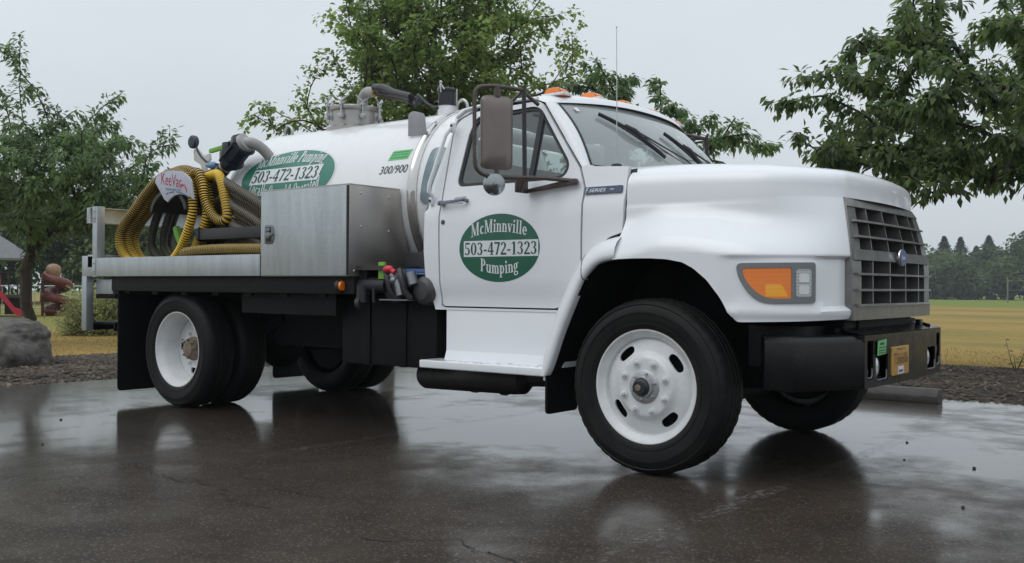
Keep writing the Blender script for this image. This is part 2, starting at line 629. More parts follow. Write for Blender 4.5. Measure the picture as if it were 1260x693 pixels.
def sheet(outline, fn, h=0.06, holes=(), skirt=None, flip=False):
    """fill a 2-D outline (with holes), map it by fn(u,v)->xyz; skirt = xyz offset that gives the rim its depth"""
    out = dens(outline, h)
    hs = [dens(q, h) for q in holes]
    pts = list(out)
    E = [(i, (i + 1) % len(out)) for i in range(len(out))]
    for q in hs:
        o = len(pts)
        pts += q
        E += [(o + i, o + (i + 1) % len(q)) for i in range(len(q))]
    xs = [p[0] for p in out]
    ys = [p[1] for p in out]
    nx = int((max(xs) - min(xs)) / h) + 1
    ny = int((max(ys) - min(ys)) / h) + 1
    bp = np.array(pts)
    for i in range(nx):
        for j in range(ny):
            p = (min(xs) + (i + .5) * h, min(ys) + (j + .5) * h)
            if inpoly(p, out) and not any(inpoly(p, q) for q in hs):
                if ((bp - p) ** 2).sum(1).min() > (.45 * h) ** 2:
                    pts.append(p)
    vs, es, fs, *_ = delaunay_2d_cdt([Vector(p) for p in pts], E, [], 0, 1e-6)
    F = []
    for f in fs:
        c = (sum(vs[i].x for i in f) / len(f), sum(vs[i].y for i in f) / len(f))
        if inpoly(c, out) and not any(inpoly(c, q) for q in hs):
            F.append(tuple(f)[::-1] if flip else tuple(f))
    V = [Vector(fn(v.x, v.y)) for v in vs]
    if skirt is not None:
        sk = Vector(skirt)
        cnt = {}
        for f in F:
            for i in range(len(f)):
                a, b = f[i], f[(i + 1) % len(f)]
                if (b, a) in cnt:
                    del cnt[(b, a)]
                else:
                    cnt[(a, b)] = 1
        mp = {}
        for (a, b) in cnt:
            for q in (a, b):
                if q not in mp:
                    mp[q] = len(V)
                    V.append(V[q] + sk)
            F.append((b, a, mp[a], mp[b]))
    return V, F


def tag(o, label=None, cat=None, group=None, kind=None):
    if label:
        o['label'] = label
    if cat:
        o['category'] = cat
    if group:
        o['group'] = group
    if kind:
        o['kind'] = kind
    return o


def empty(name, loc=(0, 0, 0), parent=None):
    o = bpy.data.objects.new(name, None)
    o.empty_display_size = 0.2
    o.location = loc
    COL.objects.link(o)
    if parent is not None:
        o.parent = parent
    bpy.context.view_layer.update()
    return o


def sstep(a, b, x):
    t = max(0., min(1., (x - a) / (b - a)))
    return t * t * (3 - 2 * t)


def lerp(a, b, t):
    return a + (b - a) * t


def text_mesh(txt, size=1.0, shear=0.0):
    """outline text as (verts2d, faces), with advance width"""
    cu = bpy.data.curves.new("lettering", 'FONT')
    cu.body = txt
    cu.size = size
    cu.shear = shear
    cu.resolution_u = 3
    ob = bpy.data.objects.new("lettering", cu)
    me = ob.to_mesh()
    v = [(p.co.x, p.co.y) for p in me.vertices]
    f = [tuple(q.vertices) for q in me.polygons]
    ob.to_mesh_clear()
    bpy.data.objects.remove(ob)
    bpy.data.curves.remove(cu)
    return v, f


def decal_text(b, txt, mapf, x0, x1, y0, y1, shear=0.0, m=0):
    """place text filling the box x0..x1 / y0..y1 of the surface map mapf(u,v)->xyz"""
    v, f = text_mesh(txt, 1.0, shear)
    xs = [p[0] for p in v]
    ys = [p[1] for p in v]
    a, c = min(xs), max(xs)
    d, e = min(ys), max(ys)
    V = [mapf(x0 + (p[0] - a) / (c - a) * (x1 - x0), y0 + (p[1] - d) / (e - d) * (y1 - y0)) for p in v]
    b.add(V, f, m)


# a condensed bold roman alphabet drawn as strokes
def _S(x0, y0, x1, y1, w):
    dx, dy = x1 - x0, y1 - y0
    l = math.hypot(dx, dy)
    nx, ny = -dy / l * w / 2, dx / l * w / 2
    return [(x0 - nx, y0 - ny), (x1 - nx, y1 - ny), (x1 + nx, y1 + ny), (x0 + nx, y0 + ny)], [(0, 1, 2, 3)]


def _D(x0, y0, x1, y1, w):      # diagonal with horizontal ends
    return [(x0 - w / 2, y0), (x0 + w / 2, y0), (x1 + w / 2, y1), (x1 - w / 2, y1)], [(0, 1, 2, 3)]


def _E(cx, cy, rx, ry, a0, a1, wx=.15, wy=.06):
    n = max(4, int(abs(a1 - a0) / 18))
    v = []
    for i in range(n + 1):
        a = math.radians(a0 + (a1 - a0) * i / n)
        v.append((cx + rx * math.cos(a), cy + ry * math.sin(a)))
        v.append((cx + (rx - wx) * math.cos(a), cy + (ry - wy) * math.sin(a)))
    return v, [(2 * i, 2 * i + 2, 2 * i + 3, 2 * i + 1) for i in range(n)]


def _st(x, y0, y1, w=.15, b=1, t=1):
    o = [_S(x, y0, x, y1, w)]
    if b:
        o.append(_S(x - .14, y0 + .025, x + .14, y0 + .025, .05))
    if t == 1:
        o.append(_S(x - .14, y1 - .025, x + .14, y1 - .025, .05))
    if t == 2:
        o.append(_S(x - .15, y1 - .025, x, y1 - .025, .05))
    return o


X = .64
GL = {
    '0': (.54, [_E(.27, .5, .25, .5, 0, 360)]),
    '1': (.46, _st(.24, 0, 1, b=1, t=0) + [_S(.05, .84, .2, .96, .06)]),
    '2': (.52, [_E(.25, .72, .23, .28, -25, 170), _D(.09, .1, .4, .62, .12), _S(.03, .07, .5, .07, .14)]),
    '3': (.52, [_E(.24, .76, .22, .24, -90, 160, .14), _E(.23, .28, .25, .28, -160, 90, .15)]),
    '4': (.54, _st(.36, 0, 1, .14, 1, 0) + [_D(.05, .3, .33, .98, .06), _S(.02, .29, .53, .29, .1)]),
    '5': (.52, [_S(.1, .93, .47, .93, .14), _S(.11, .55, .11, .95, .06), _E(.23, .31, .26, .31, -150, 125, .15)]),
    '7': (.5, [_S(.03, .93, .49, .93, .14), _D(.2, 0, .42, .9, .13)]),
    '-': (.34, [_S(.04, .36, .3, .36, .12)]),
    ' ': (.25, []),
    '&': (.6, [_E(.24, .76, .17, .24, 0, 360, .1), _E(.24, .28, .22, .28, 60, 330, .13), _D(.52, 0, .18, .7, .12)]),
    'M': (.92, _st(.74, 0, 1, .15) + _st(.14, 0, 1, .06) + [_D(.44, .05, .17, .98, .15), _D(.44, .05, .7, .98, .06)]),
    'P': (.6, _st(.17, 0, 1, .15) + [_E(.28, .73, .28, .27, -90, 90, .15)]),
    'L': (.56, _st(.17, 0, 1, .15) + [_S(.1, .04, .52, .04, .08), _S(.5, .0, .5, .26, .05)]),
    'O': (.64, [_E(.31, .5, .29, .5, 0, 360)]),
    'c': (.46, [_E(.25, X / 2, .22, X / 2, 40, 320)]),
    'e': (.48, [_E(.25, X / 2, .22, X / 2, 0, 320), _S(.1, X * .5, .46, X * .5, .06)]),
    'o': (.5, [_E(.25, X / 2, .23, X / 2, 0, 360)]),
    'a': (.48, _st(.36, 0, X * .7, .13, 0, 0) + [_E(.22, X * .66, .2, X * .34, 0, 160, .13), _E(.2, .18, .18, .19, 20, 340, .12), _S(.36, .03, .48, .03, .06)]),
    'd': (.52, _st(.38, 0, 1, .14, 0, 2) + [_E(.24, X / 2, .21, X / 2, 30, 330, .14), _S(.38, .025, .52, .025, .05)]),
    'g': (.5, [_E(.22, X * .64, .19, X * .36, 0, 360, .13), _E(.23, -.12, .22, .17, 0, 360, .1, .07), _S(.36, X - .03, .5, X - .03, .09), _D(.1, .0, .16, .26, .08)]),
    'i': (.3, _st(.15, 0, X, .14, 1, 2) + [_E(.15, .86, .09, .1, 0, 360, .085, .095)]),
    'l': (.3, _st(.15, 0, 1, .14, 1, 2)),
    'n': (.56, _st(.14, 0, X, .14, 1, 2) + _st(.43, 0, X * .6, .14, 1, 0) + [_E(.31, X * .6, .19, X * .4, 0, 140, .14)]),
    'm': (.82, _st(.14, 0, X, .14, 1, 2) + _st(.41, 0, X * .6, .14, 1, 0) + _st(.68, 0, X * .6, .14, 1, 0) + [_E(.3, X * .6, .18, X * .4, 0, 140, .14), _E(.57, X * .6, .18, X * .4, 0, 140, .14)]),
    'u': (.56, _st(.13, X * .35, X, .14, 0, 2) + _st(.42, 0, X, .14, 0, 2) + [_E(.25, X * .38, .19, X * .38, 180, 330, .14), _S(.42, .025, .55, .025, .05)]),
    'p': (.54, _st(.14, -.3, X, .14, 1, 2) + [_E(.28, X / 2, .22, X / 2, -150, 150, .14)]),
    'r': (.42, _st(.14, 0, X, .14, 1, 2) + [_E(.32, X * .62, .15, X * .36, 40, 160, .1), _E(.36, X * .82, .07, .08, 0, 360, .065, .075)]),
    't': (.34, _st(.16, .06, .86, .13, 0, 0) + [_S(.02, X - .03, .32, X - .03, .06), _E(.24, .12, .14, .13, 180, 320, .1)]),
    'v': (.5, [_D(.25, 0, .1, X, .14), _D(.25, 0, .4, X, .06), _S(.0, X - .02, .2, X - .02, .05), _S(.3, X - .02, .5, X - .02, .05)]),
    'w': (.74, [_D(.22, 0, .09, X, .13), _D(.22, 0, .36, X, .06), _D(.52, 0, .36, X, .13), _D(.52, 0, .64, X, .06), _S(.0, X - .02, .2, X - .02, .05)]),
    'y': (.5, [_D(.25, 0, .1, X, .14), _D(.14, -.3, .4, X, .06), _S(.0, X - .02, .2, X - .02, .05), _S(.3, X - .02, .5, X - .02, .05), _E(.1, -.24, .09, .08, 0, 360, .085, .075)]),
}


def roman(b, txt, mapf, x0, x1, y0, h, arch=0.0, shear=0.0, fan=0.0, m=0):
    adv = sum(GL[c][0] + .03 for c in txt)
    cx = 0.0
    k = 0
    for c in txt:
        a, prims = GL[c]
        for v, f in prims:
            k += 1
            V = []
            for (x, y) in v:
                u = (cx + x) / adv
                t = 2 * u - 1
                xx = x0 + (x1 - x0) * u + shear * y * h + fan * t * y * h
                yy = y0 + y * h + arch * (1 - t * t)
                V.append(mapf(xx, yy, 1e-4 * (k % 7)))
            area = sum(v[f[0][i]][0] * v[f[0][(i + 1) % 4]][1] - v[f[0][(i + 1) % 4]][0] * v[f[0][i]][1] for i in range(4))
            b.add(V, f if area > 0 else [q[::-1] for q in f], m)
        cx += a + .03

# ------------------------------------------------------------------ ground and setting
def asphalt():
    m, nt, b = new_mat('wet_asphalt')
    L = nt.links.new
    g = N(nt, 'ShaderNodeNewGeometry')
    P = g.outputs['Position']

    def nse(sc, det=5, rough=.6, vec=None):
        n = N(nt, 'ShaderNodeTexNoise')
        n.inputs['Scale'].default_value = sc
        n.inputs['Detail'].default_value = det
        n.inputs['Roughness'].default_value = rough
        L(vec or P, n.inputs['Vector'])
        return n.outputs['Fac']

    def mr(src, a, c, d, e, cl=True):
        r = N(nt, 'ShaderNodeMapRange')
        r.clamp = cl
        for k, v in zip(('From Min', 'From Max', 'To Min', 'To Max'), (a, c, d, e)):
            r.inputs[k].default_value = v
        L(src, r.inputs['Value'])
        return r.outputs[0]

    def mth(op, a, c):
        q = N(nt, 'ShaderNodeMath', operation=op)
        for i, s in enumerate((a, c)):
            if isinstance(s, (int, float)):
                q.inputs[i].default_value = s
            else:
                L(s, q.inputs[i])
        return q.outputs[0]

    big = nse(.55, 4, .55)
    mid = nse(2.6, 5, .65)
    grit = nse(170, 3, .7)
    wet0 = mr(mth('ADD', mth('MULTIPLY', big, .65), mth('MULTIPLY', mid, .35)), .42, .6, 0, 1)
    # the lot drains towards its kerbless edges: a thicker film stands there
    sp = N(nt, 'ShaderNodeSeparateXYZ')
    L(P, sp.inputs[0])
    drain = mth('ADD', sp.outputs['Y'], mth('MULTIPLY', mth('MAXIMUM', mth('MULTIPLY', sp.outputs['X'], -1.0), 0.0), .8))
    wet = mr(mth('ADD', wet0, mr(drain, -1.5, 1.5, -.45, .5)), 0, 1, 0, 1)
    agg = N(nt, 'ShaderNodeTexVoronoi')
    agg.inputs['Scale'].default_value = 130
    L(P, agg.inputs['Vector'])
    # colour: dark binder, paler stones, brownish patches
    c1 = N(nt, 'ShaderNodeMix', data_type='RGBA')
    c1.inputs[6].default_value = (.024, .016, .011, 1)
    c1.inputs[7].default_value = (.048, .036, .027, 1)
    L(mr(mid, .35, .65, 0, 1), c1.inputs[0])
    c2 = N(nt, 'ShaderNodeMix', data_type='RGBA')
    c2.inputs[7].default_value = (.15, .138, .128, 1)
    L(c1.outputs[2], c2.inputs[6])
    sepc = N(nt, 'ShaderNodeSeparateColor')
    L(agg.outputs['Color'], sepc.inputs[0])
    L(mr(sepc.outputs[0], .84, 1.0, 0, .7), c2.inputs[0])
    L(c2.outputs[2], b.inputs['Base Color'])
    L(mr(wet, 0, 1, .70, .55), b.inputs['Roughness'])
    b.inputs['Specular IOR Level'].default_value = .16
    b.inputs['Coat IOR'].default_value = 1.5
    L(mr(wet, 0, 1, .16, 1.0), b.inputs['Coat Weight'])
    L(mr(wet, 0, 1, .22, .075), b.inputs['Coat Roughness'])
    h = mth('ADD', mth('MULTIPLY', agg.outputs['Distance'], .5), mth('MULTIPLY', grit, .6))
    bp = N(nt, 'ShaderNodeBump')
    bp.inputs['Distance'].default_value = .004
    L(mr(wet, 0, 1, .75, .30), bp.inputs['Strength'])
    L(h, bp.inputs['Height'])
    L(bp.outputs[0], b.inputs['Normal'])
    # the water film follows the stones only a little, with slow ripples
    hw = mth('ADD', mth('MULTIPLY', grit, .20), mth('MULTIPLY', nse(14, 4), .45))
    bw = N(nt, 'ShaderNodeBump')
    bw.inputs['Distance'].default_value = .004
    L(mr(wet, 0, 1, .34, .13), bw.inputs['Strength'])
    L(hw, bw.inputs['Height'])
    L(bw.outputs[0], b.inputs['Coat Normal'])
    return m


MT['asphalt'] = asphalt()


def grass_ground():
    m, nt, b = new_mat('dry_field_grass')
    L = nt.links.new
    g = N(nt, 'ShaderNodeNewGeometry')
    n = N(nt, 'ShaderNodeTexNoise')
    n.inputs['Scale'].default_value = .09
    n.inputs['Detail'].default_value = 8
    n.inputs['Roughness'].default_value = .65
    mp = N(nt, 'ShaderNodeMapping')
    mp.inputs['Scale'].default_value = (.6, 1.6, 1)
    L(g.outputs['Position'], mp.inputs[0])
    L(mp.outputs[0], n.inputs['Vector'])
    n2 = N(nt, 'ShaderNodeTexNoise')
    n2.inputs['Scale'].default_value = 7
    n2.inputs['Detail'].default_value = 6
    L(g.outputs['Position'], n2.inputs['Vector'])
    rp = N(nt, 'ShaderNodeValToRGB')
    e = rp.color_ramp.elements
    e[0].position, e[1].position = .33, .68
    e[0].color = (.17, .165, .04, 1)
    e[1].color = (.37, .24, .08, 1)
    k = e.new(.48)
    k.color = (.28, .20, .062, 1)
    L(n.outputs['Fac'], rp.inputs[0])
    hs = N(nt, 'ShaderNodeHueSaturation')
    mr = N(nt, 'ShaderNodeMapRange')
    mr.inputs['To Min'].default_value = .55
    mr.inputs['To Max'].default_value = 1.35
    L(n2.outputs['Fac'], mr.inputs['Value'])
    L(mr.outputs[0], hs.inputs['Value'])
    L(rp.outputs[0], hs.inputs['Color'])
    # watered green turf along the far wood and round the playground
    sp = N(nt, 'ShaderNodeSeparateXYZ')
    L(g.outputs['Position'], sp.inputs[0])
    far = N(nt, 'ShaderNodeMapRange')
    far.inputs['From Min'].default_value = 66
    far.inputs['From Max'].default_value = 88
    L(sp.outputs['Y'], far.inputs['Value'])
    left = N(nt, 'ShaderNodeMapRange')
    left.inputs['From Min'].default_value = -15
    left.inputs['From Max'].default_value = -23
    left.inputs['To Max'].default_value = .55
    L(sp.outputs['X'], left.inputs['Value'])
    near = N(nt, 'ShaderNodeMapRange')
    near.inputs['From Min'].default_value = 26
    near.inputs['From Max'].default_value = 34
    near.inputs['To Min'].default_value = 1
    near.inputs['To Max'].default_value = 0
    L(sp.outputs['Y'], near.inputs['Value'])
    ml = N(nt, 'ShaderNodeMath', operation='MULTIPLY')
    L(left.outputs[0], ml.inputs[0])
    L(near.outputs[0], ml.inputs[1])
    mxm = N(nt, 'ShaderNodeMath', operation='MAXIMUM')
    L(far.outputs[0], mxm.inputs[0])
    L(ml.outputs[0], mxm.inputs[1])
    mx = N(nt, 'ShaderNodeMix', data_type='RGBA')
    mx.inputs[7].default_value = (.15, .19, .035, 1)
    L(mxm.outputs[0], mx.inputs[0])
    L(hs.outputs[0], mx.inputs[6])
    L(mx.outputs[2], b.inputs['Base Color'])
    b.inputs['Roughness'].default_value = .9
    b.inputs['Specular IOR Level'].default_value = .15
    bp = N(nt, 'ShaderNodeBump')
    bp.inputs['Strength'].default_value = .5
    bp.inputs['Distance'].default_value = .04
    n3 = N(nt, 'ShaderNodeTexNoise')
    n3.inputs['Scale'].default_value = 14
    n3.inputs['Detail'].default_value = 6
    L(g.outputs['Position'], n3.inputs['Vector'])
    L(n3.outputs['Fac'], bp.inputs['Height'])
    L(bp.outputs[0], b.inputs['Normal'])
    return m


MT['field'] = grass_ground()
MT['mulch'] = mat('bark_mulch', (.075, .058, .045), .9, var=.6, vscale=20, bump=1.0, bscale=45, col2=(.030, .024, .020))


def terrain(x, y):
    d = max(0, math.hypot(x - 0, max(0, y)) - 18)
    return -.008 - .0058 * min(d, 230)


xs = sorted(set([-320, -270, -220, -160, -120, -90, -70, -55, -45, -36, -30, -25, -20, -16, -13, -10, -6, -2, 2, 6, 10, 15, 20, 30, 45, 70, 110, 200, 320]))
ys = [-200, -140, -90, -40, -15, 0, 4, 8, 12, 16, 20, 26, 33, 42, 55, 70, 85, 100, 130, 165, 210, 260, 300, 350]
gv = [(x, y, terrain(x, y)) for y in ys for x in xs]
nx = len(xs)
gf = [(j * nx + i, j * nx + i + 1, (j + 1) * nx + i + 1, (j + 1) * nx + i) for j in range(len(ys) - 1) for i in range(nx - 1)]
tag(mesh_obj('ground', gv, gf, 'field', angle=None), kind='structure')

# lot edges, a little uneven
def wob(t, a=.05, s=1.):
    return a * sm_noise((t * s, 3.1, 0)) + .4 * a * sm_noise((t * s * 4, 9.1, 0))


edge = [(-7.28 + wob(y, .06), y) for y in np.arange(-34, 4.9, .4)] + [(-7.22, 5.02)] + \
       [(x, 5.05 + wob(x + 50, .06)) for x in np.arange(-6.9, 45, .4)]
v, f = sheet(edge + [(45, -34)], lambda x, y: (x, y, 0), h=1.2)
tag(mesh_obj('parking_lot', v, f, 'asphalt', angle=None), kind='structure')

mo = [(-10.55 + wob(y + 7, .35, .8), y) for y in np.arange(-30, 8.6, .4)] + \
     [(x, 9.1 + wob(x + 11, .3, .8)) for x in np.arange(-10.2, 40, .4)]
mi_ = [(x, 5.15) for x in np.arange(39.6, -7.3, -1.)] + [(-7.4, y) for y in np.arange(5.1, -30, -1.)]


def mulch_z(x, y):
    d = max(-7.3 - x, y - 5.05)
    return -.004 + .055 * sstep(0, .5, d) * (1 - sstep(2.6, 3.3, d if y < 5 else d * .8)) + .02 * sm_noise((x * 2, y * 2, 0)) * sstep(.1, .4, d)


v, f = sheet(mo + mi_, lambda x, y: (x, y, max(-.004, mulch_z(x, y))), h=.45)
tag(mesh_obj('mulch_bed', v, f, 'mulch', angle=None), kind='structure')

# loose bark chips and twigs lying on the mulch
V, F = [], []
for k in range(26000):
    if k % 5 < 2:
        x, y = -7.2 - abs(rng.normal(0, 1)) * 1.3 if rng.random() < .5 else -7.2 - rng.random() * 3.4, rng.uniform(-4, 5)
    else:
        x, y = rng.uniform(-8, 4.5), 4.98 + rng.random() * 4.2
    if x < -10.7:
        continue
    z = max(0, mulch_z(x, y)) + .004
    a = rng.uniform(0, PI)
    l, w, t = rng.uniform(.015, .055), rng.uniform(.006, .016), rng.uniform(.3, 1) * .02
    ca, sa = math.cos(a), math.sin(a)
    ti = rng.uniform(-.4, .4)
    o = len(V)
    for (u, q, h) in ((-l, -w, 0), (l, -w, ti * l), (l, w, ti * l), (-l, w, 0), (0, 0, t)):
        V.append((x + u * ca - q * sa, y + u * sa + q * ca, z + h))
    F += [(o, o + 1, o + 4), (o + 1, o + 2, o + 4), (o + 2, o + 3, o + 4), (o + 3, o, o + 4)]
MT['chip'] = leaf_mat('chip_bark', (.035, .026, .02), (.11, .082, .06), .0, .8, (.20, .165, .13))
tag(mesh_obj('bark_chips', V, F, 'chip', smooth=False), 'dark wet bark chips scattered over the mulch strips', kind='stuff')

# faded painted stall lines
def stripe_mat(nm, col, lo, hi):
    m, nt, b = new_mat(nm)
    L = nt.links.new
    o = nt.nodes['Material Output']
    g = N(nt, 'ShaderNodeNewGeometry')
    n = N(nt, 'ShaderNodeTexNoise')
    n.inputs['Scale'].default_value = 28
    n.inputs['Detail'].default_value = 8
    n.inputs['Roughness'].default_value = .75
    L(g.outputs['Position'], n.inputs['Vector'])
    n2 = N(nt, 'ShaderNodeTexNoise')
    n2.inputs['Scale'].default_value = 2.2
    n2.inputs['Detail'].default_value = 3
    L(g.outputs['Position'], n2.inputs['Vector'])
    ad = N(nt, 'ShaderNodeMath', operation='MULTIPLY_ADD')
    ad.inputs[1].default_value = .35
    L(n2.outputs['Fac'], ad.inputs[0])
    L(n.outputs['Fac'], ad.inputs[2])
    mr = N(nt, 'ShaderNodeMapRange')
    mr.inputs['From Min'].default_value = lo
    mr.inputs['From Max'].default_value = hi
    L(ad.outputs[0], mr.inputs['Value'])
    b.inputs['Base Color'].default_value = (*col, 1)
    b.inputs['Roughness'].default_value = .4
    tr = N(nt, 'ShaderNodeBsdfTransparent')
    ms = N(nt, 'ShaderNodeMixShader')
    L(mr.outputs[0], ms.inputs[0])
    L(tr.outputs[0], ms.inputs[1])
    L(b.outputs[0], ms.inputs[2])
    L(ms.outputs[0], o.inputs[0])
    return m


MT['stripe'] = stripe_mat('worn_line_paint', (.36, .35, .33), .68, 1.24)
MT['stripe2'] = stripe_mat('very_worn_line_paint', (.34, .33, .31), .70, 1.30)
for i, (x, y0, y1, m_) in enumerate(((.70, -1.62, 4.6, 'stripe'), (-2.06, -1.0, 4.6, 'stripe2'), (3.46, -1.6, 4.6, 'stripe'), (-4.82, -1.0, 4.6, 'stripe2'))):
    pts = [(x - .05 + .008 * sm_noise((y * 3, i, 0)), y, .004) for y in np.arange(y0, y1, .2)]
    pts2 = [(x + .05 + .008 * sm_noise((y * 3, i + 9, 0)), y, .004) for y in np.arange(y0, y1, .2)]
    n = len(pts)
    tag(mesh_obj('stall_line', pts + pts2, [(k, n + k, n + k + 1, k + 1) for k in range(n - 1)], m_), kind='structure')

# hairline cracks in the asphalt
V, F = [], []
MT['crack'] = mat('asphalt_crack', (.012, .011, .010), .85)
for path in ([(-4.0, -.5), (-3.3, -.45), (-2.9, -.66), (-2.5, -.72), (-2.3, -1.0), (-1.9, -1.1), (-1.75, -1.35), (-1.1, -1.5), (-.6, -1.45)],
             [(-2.4, -1.55), (-1.8, -1.7), (-1.5, -1.62), (-1.2, -1.8), (-.9, -1.78)],
             [(-.2, -1.9), (.1, -1.7), (.5, -1.75), (.9, -1.5), (1.3, -1.55)],
             [(.9, 3.2), (1.4, 2.9), (1.9, 3.0), (2.3, 2.6)]):
    pts = []
    for a, b_ in zip(path[:-1], path[1:]):
        for k in range(9):
            t = k / 9
            pts.append((lerp(a[0], b_[0], t) + rng.normal(0, .018), lerp(a[1], b_[1], t) + rng.normal(0, .018)))
    o = len(V)
    for i, p in enumerate(pts):
        w = .0045 * rng.uniform(.2, 1.3)
        V += [(p[0], p[1] - w, .003), (p[0], p[1] + w, .003)]
    F += [(o + 2 * i, o + 2 * i + 2, o + 2 * i + 3, o + 2 * i + 1) for i in range(len(pts) - 1)]
tag(mesh_obj('asphalt_cracks', V, F, 'crack'), 'thin dark cracks wandering across the wet asphalt', kind='stuff')


# ------------------------------------------------------------------ the truck
T = empty('tank_truck', (-2.2, 1.16, 0))
tag(T, 'white septic pumping tank truck with green oval door sign parked on the wet lot', 'truck')


def part(b, name, mats, parent=None, **kw):
    return b.obj(name, mats, parent or T, **kw)


YC = 1.16
# ---- wheels
def wheel_empty(loc, rz=0):
    o = bpy.data.objects.new('wheel', None)
    o.empty_display_size = .2
    COL.objects.link(o)
    o.parent = T
    o.matrix_parent_inverse = T.matrix_world.inverted()
    o.location = loc
    o.rotation_euler = (0, 0, rz)
    bpy.context.view_layer.update()
    return o


def child(name, b, mats, par, angle=35.):
    o = b.obj(name, mats, None, angle=angle)
    o.parent = par
    return o


def tyre_builder(R=.4766):
    prof = [(.300, .012), (.312, -.003), (.325, -.012), (.335, -.0135), (.337, -.017), (.345, -.018), (.347, -.015), (.372, -.021), (.395, -.022),
            (.397, -.026), (.405, -.026), (.407, -.022), (.428, -.016), (.441, -.008), (.446, -.011), (.4615, .002), (.4685, .012), (R - .003, .026), (R, .036),
            (R, .070), (R - .011, .073), (R - .011, .080), (R, .083), (R, .112), (R - .011, .115), (R - .011, .122), (R, .125),
            (R, .155), (R - .011, .158), (R - .011, .165), (R, .168), (R, .198), (R - .003, .21), (.4615, .232), (.43, .25), (.38, .256), (.33, .246), (.300, .225)]
    b = B()
    n = 168
    b.lathe(prof, 'y', (0, 0, 0), n)
    for i, (r, a) in enumerate(prof):
        if r > .452 and (a < .075 or a > .17):
            for k in range(n):
                if k % 4 == 0:
                    x, y, z = b.v[i * n + k]
                    s_ = (r - .0045) / r
                    b.v[i * n + k] = (x * s_, y + .0, z * s_)
        elif r > .47 and (i % 8 in (1, 2, 3)):
            for k in range(n):
                if k % 3 == 0:
                    x, y, z = b.v[i * n + k]
                    s_ = (r - .003) / r
                    b.v[i * n + k] = (x * s_, y, z * s_)
    # raised sidewall lettering blocks and wear bars
    for k in range(46):
        a = 2 * PI * k / 46
        if (k % 23) > 13:
            continue
        r0, r1 = .354, .366 if k % 3 else .362
        for da in (0,):
            pts = []
            for (rr, aa, yy) in ((r0, -.03, -.0185), (r0, .03, -.0185), (r1, .03, -.0205), (r1, -.03, -.0205)):
                pts.append((rr * math.cos(a + aa), yy - .0022, rr * math.sin(a + aa)))
            b.add(pts, [(0, 1, 2, 3)])
    return b


def bolt(b, c, r=.016, l=.03, m=0):
    o = len(b.v)
    b.lathe([(.001, -l), (r * .55, -l), (r * .6, -l * .75), (r * .62, -l * .7), (r, -l * .7), (r, -l * .15), (r * 1.35, -l * .1), (r * 1.4, 0), (.001, 0)], 'y', c, 6, m)


def disc_fn(prof):
    rs = [p[0] for p in prof]
    as_ = [p[1] for p in prof]
    return lambda x, z: (x, float(np.interp(math.hypot(x, z), rs, as_)), z)


def circ2(r, n=64, c=(0, 0)):
    return [(c[0] + r * math.cos(2 * PI * k / n), c[1] + r * math.sin(2 * PI * k / n)) for k in range(n)]


def slot(ang, r, lt, lr, n=20):
    o = []
    for k in range(n):
        a = 2 * PI * k / n
        ct, st_ = math.cos(a), math.sin(a)
        e = .72
        u = lt * math.copysign(abs(ct) ** e, ct)
        w = lr * math.copysign(abs(st_) ** e, st_)
        rr = r + w
        an = ang + u / r
        o.append((rr * math.cos(an), rr * math.sin(an)))
    return o


front = wheel_empty((0, 0, .478))
child('tyre', tyre_builder(), 'rubber', front)
b = B()
b.lathe([(.262, .052), (.268, .03), (.285, .018), (.296, .006), (.302, -.002), (.309, -.0035), (.313, -.001), (.313, .006), (.300, .016)], 'y', (0, 0, 0), 72, mlist=[0, 0, 0, 0, 0, 1, 1, 1])
dv, df = sheet(circ2(.263), disc_fn([(0, -.004), (.10, -.004), (.155, -.004), (.165, .0), (.178, .016), (.188, .024), (.24, .040), (.263, .052)]), h=.010,
               holes=[circ2(.088, 40)] + [slot(math.radians(a), .218, .056, .0255) for a in (38, 128, 218, 308)], skirt=(0, .012, 0))
b.add(dv, df)
child('rim', b, ['wheelwhite', 'rustlip'], front, 28)
b = B()
b.lathe([(.25, .12), (.25, .07)], 'y', (0, 0, 0), 40)
b.lathe([(.001, .09), (.26, .09)], 'y', (0, 0, 0), 40)
child('brake_drum', b, 'black', front)
b = B()
b.lathe([(.090, .02), (.090, -.008), (.084, -.011), (.060, -.012), (.056, -.022), (.052, -.040), (.044, -.050), (.040, -.056), (.036, -.058), (.034, -.074), (.001, -.074)], 'y', (0, 0, 0), 40, mlist=[0, 0, 0, 0, 0, 1, 1, 1, 1, 1])
for k in range(6):
    a = 2 * PI * k / 6 + .3
    bolt(b, (.072 * math.cos(a), -.012, .072 * math.sin(a)), .007, .012, 0)
b.lathe([(.018, -.078), (.001, -.079)], 'y', (0, 0, 0), 12, 2)
b.lathe([(.018, -.074), (.018, -.078)], 'y', (0, 0, 0), 12, 2)
child('hub', b, ['zinc', 'plastic', 'rust'], front)
nb = B()
bolt(nb, (0, 0, 0), .0145, .034)
nb.lathe([(.026, .0), (.026, -.004), (.001, -.004)], 'y', (0, 0, 0), 12)
proto = None
for k in range(8):
    a = 2 * PI * (k + .45) / 8
    loc = (.136 * math.cos(a), -.003, .136 * math.sin(a))
    if proto is None:
        proto = child('lug_nut', nb, 'wheelwhite', front, 20)
        proto.location = loc
    else:
        o = proto.copy()
        COL.objects.link(o)
        o.parent = front
        o.location = loc

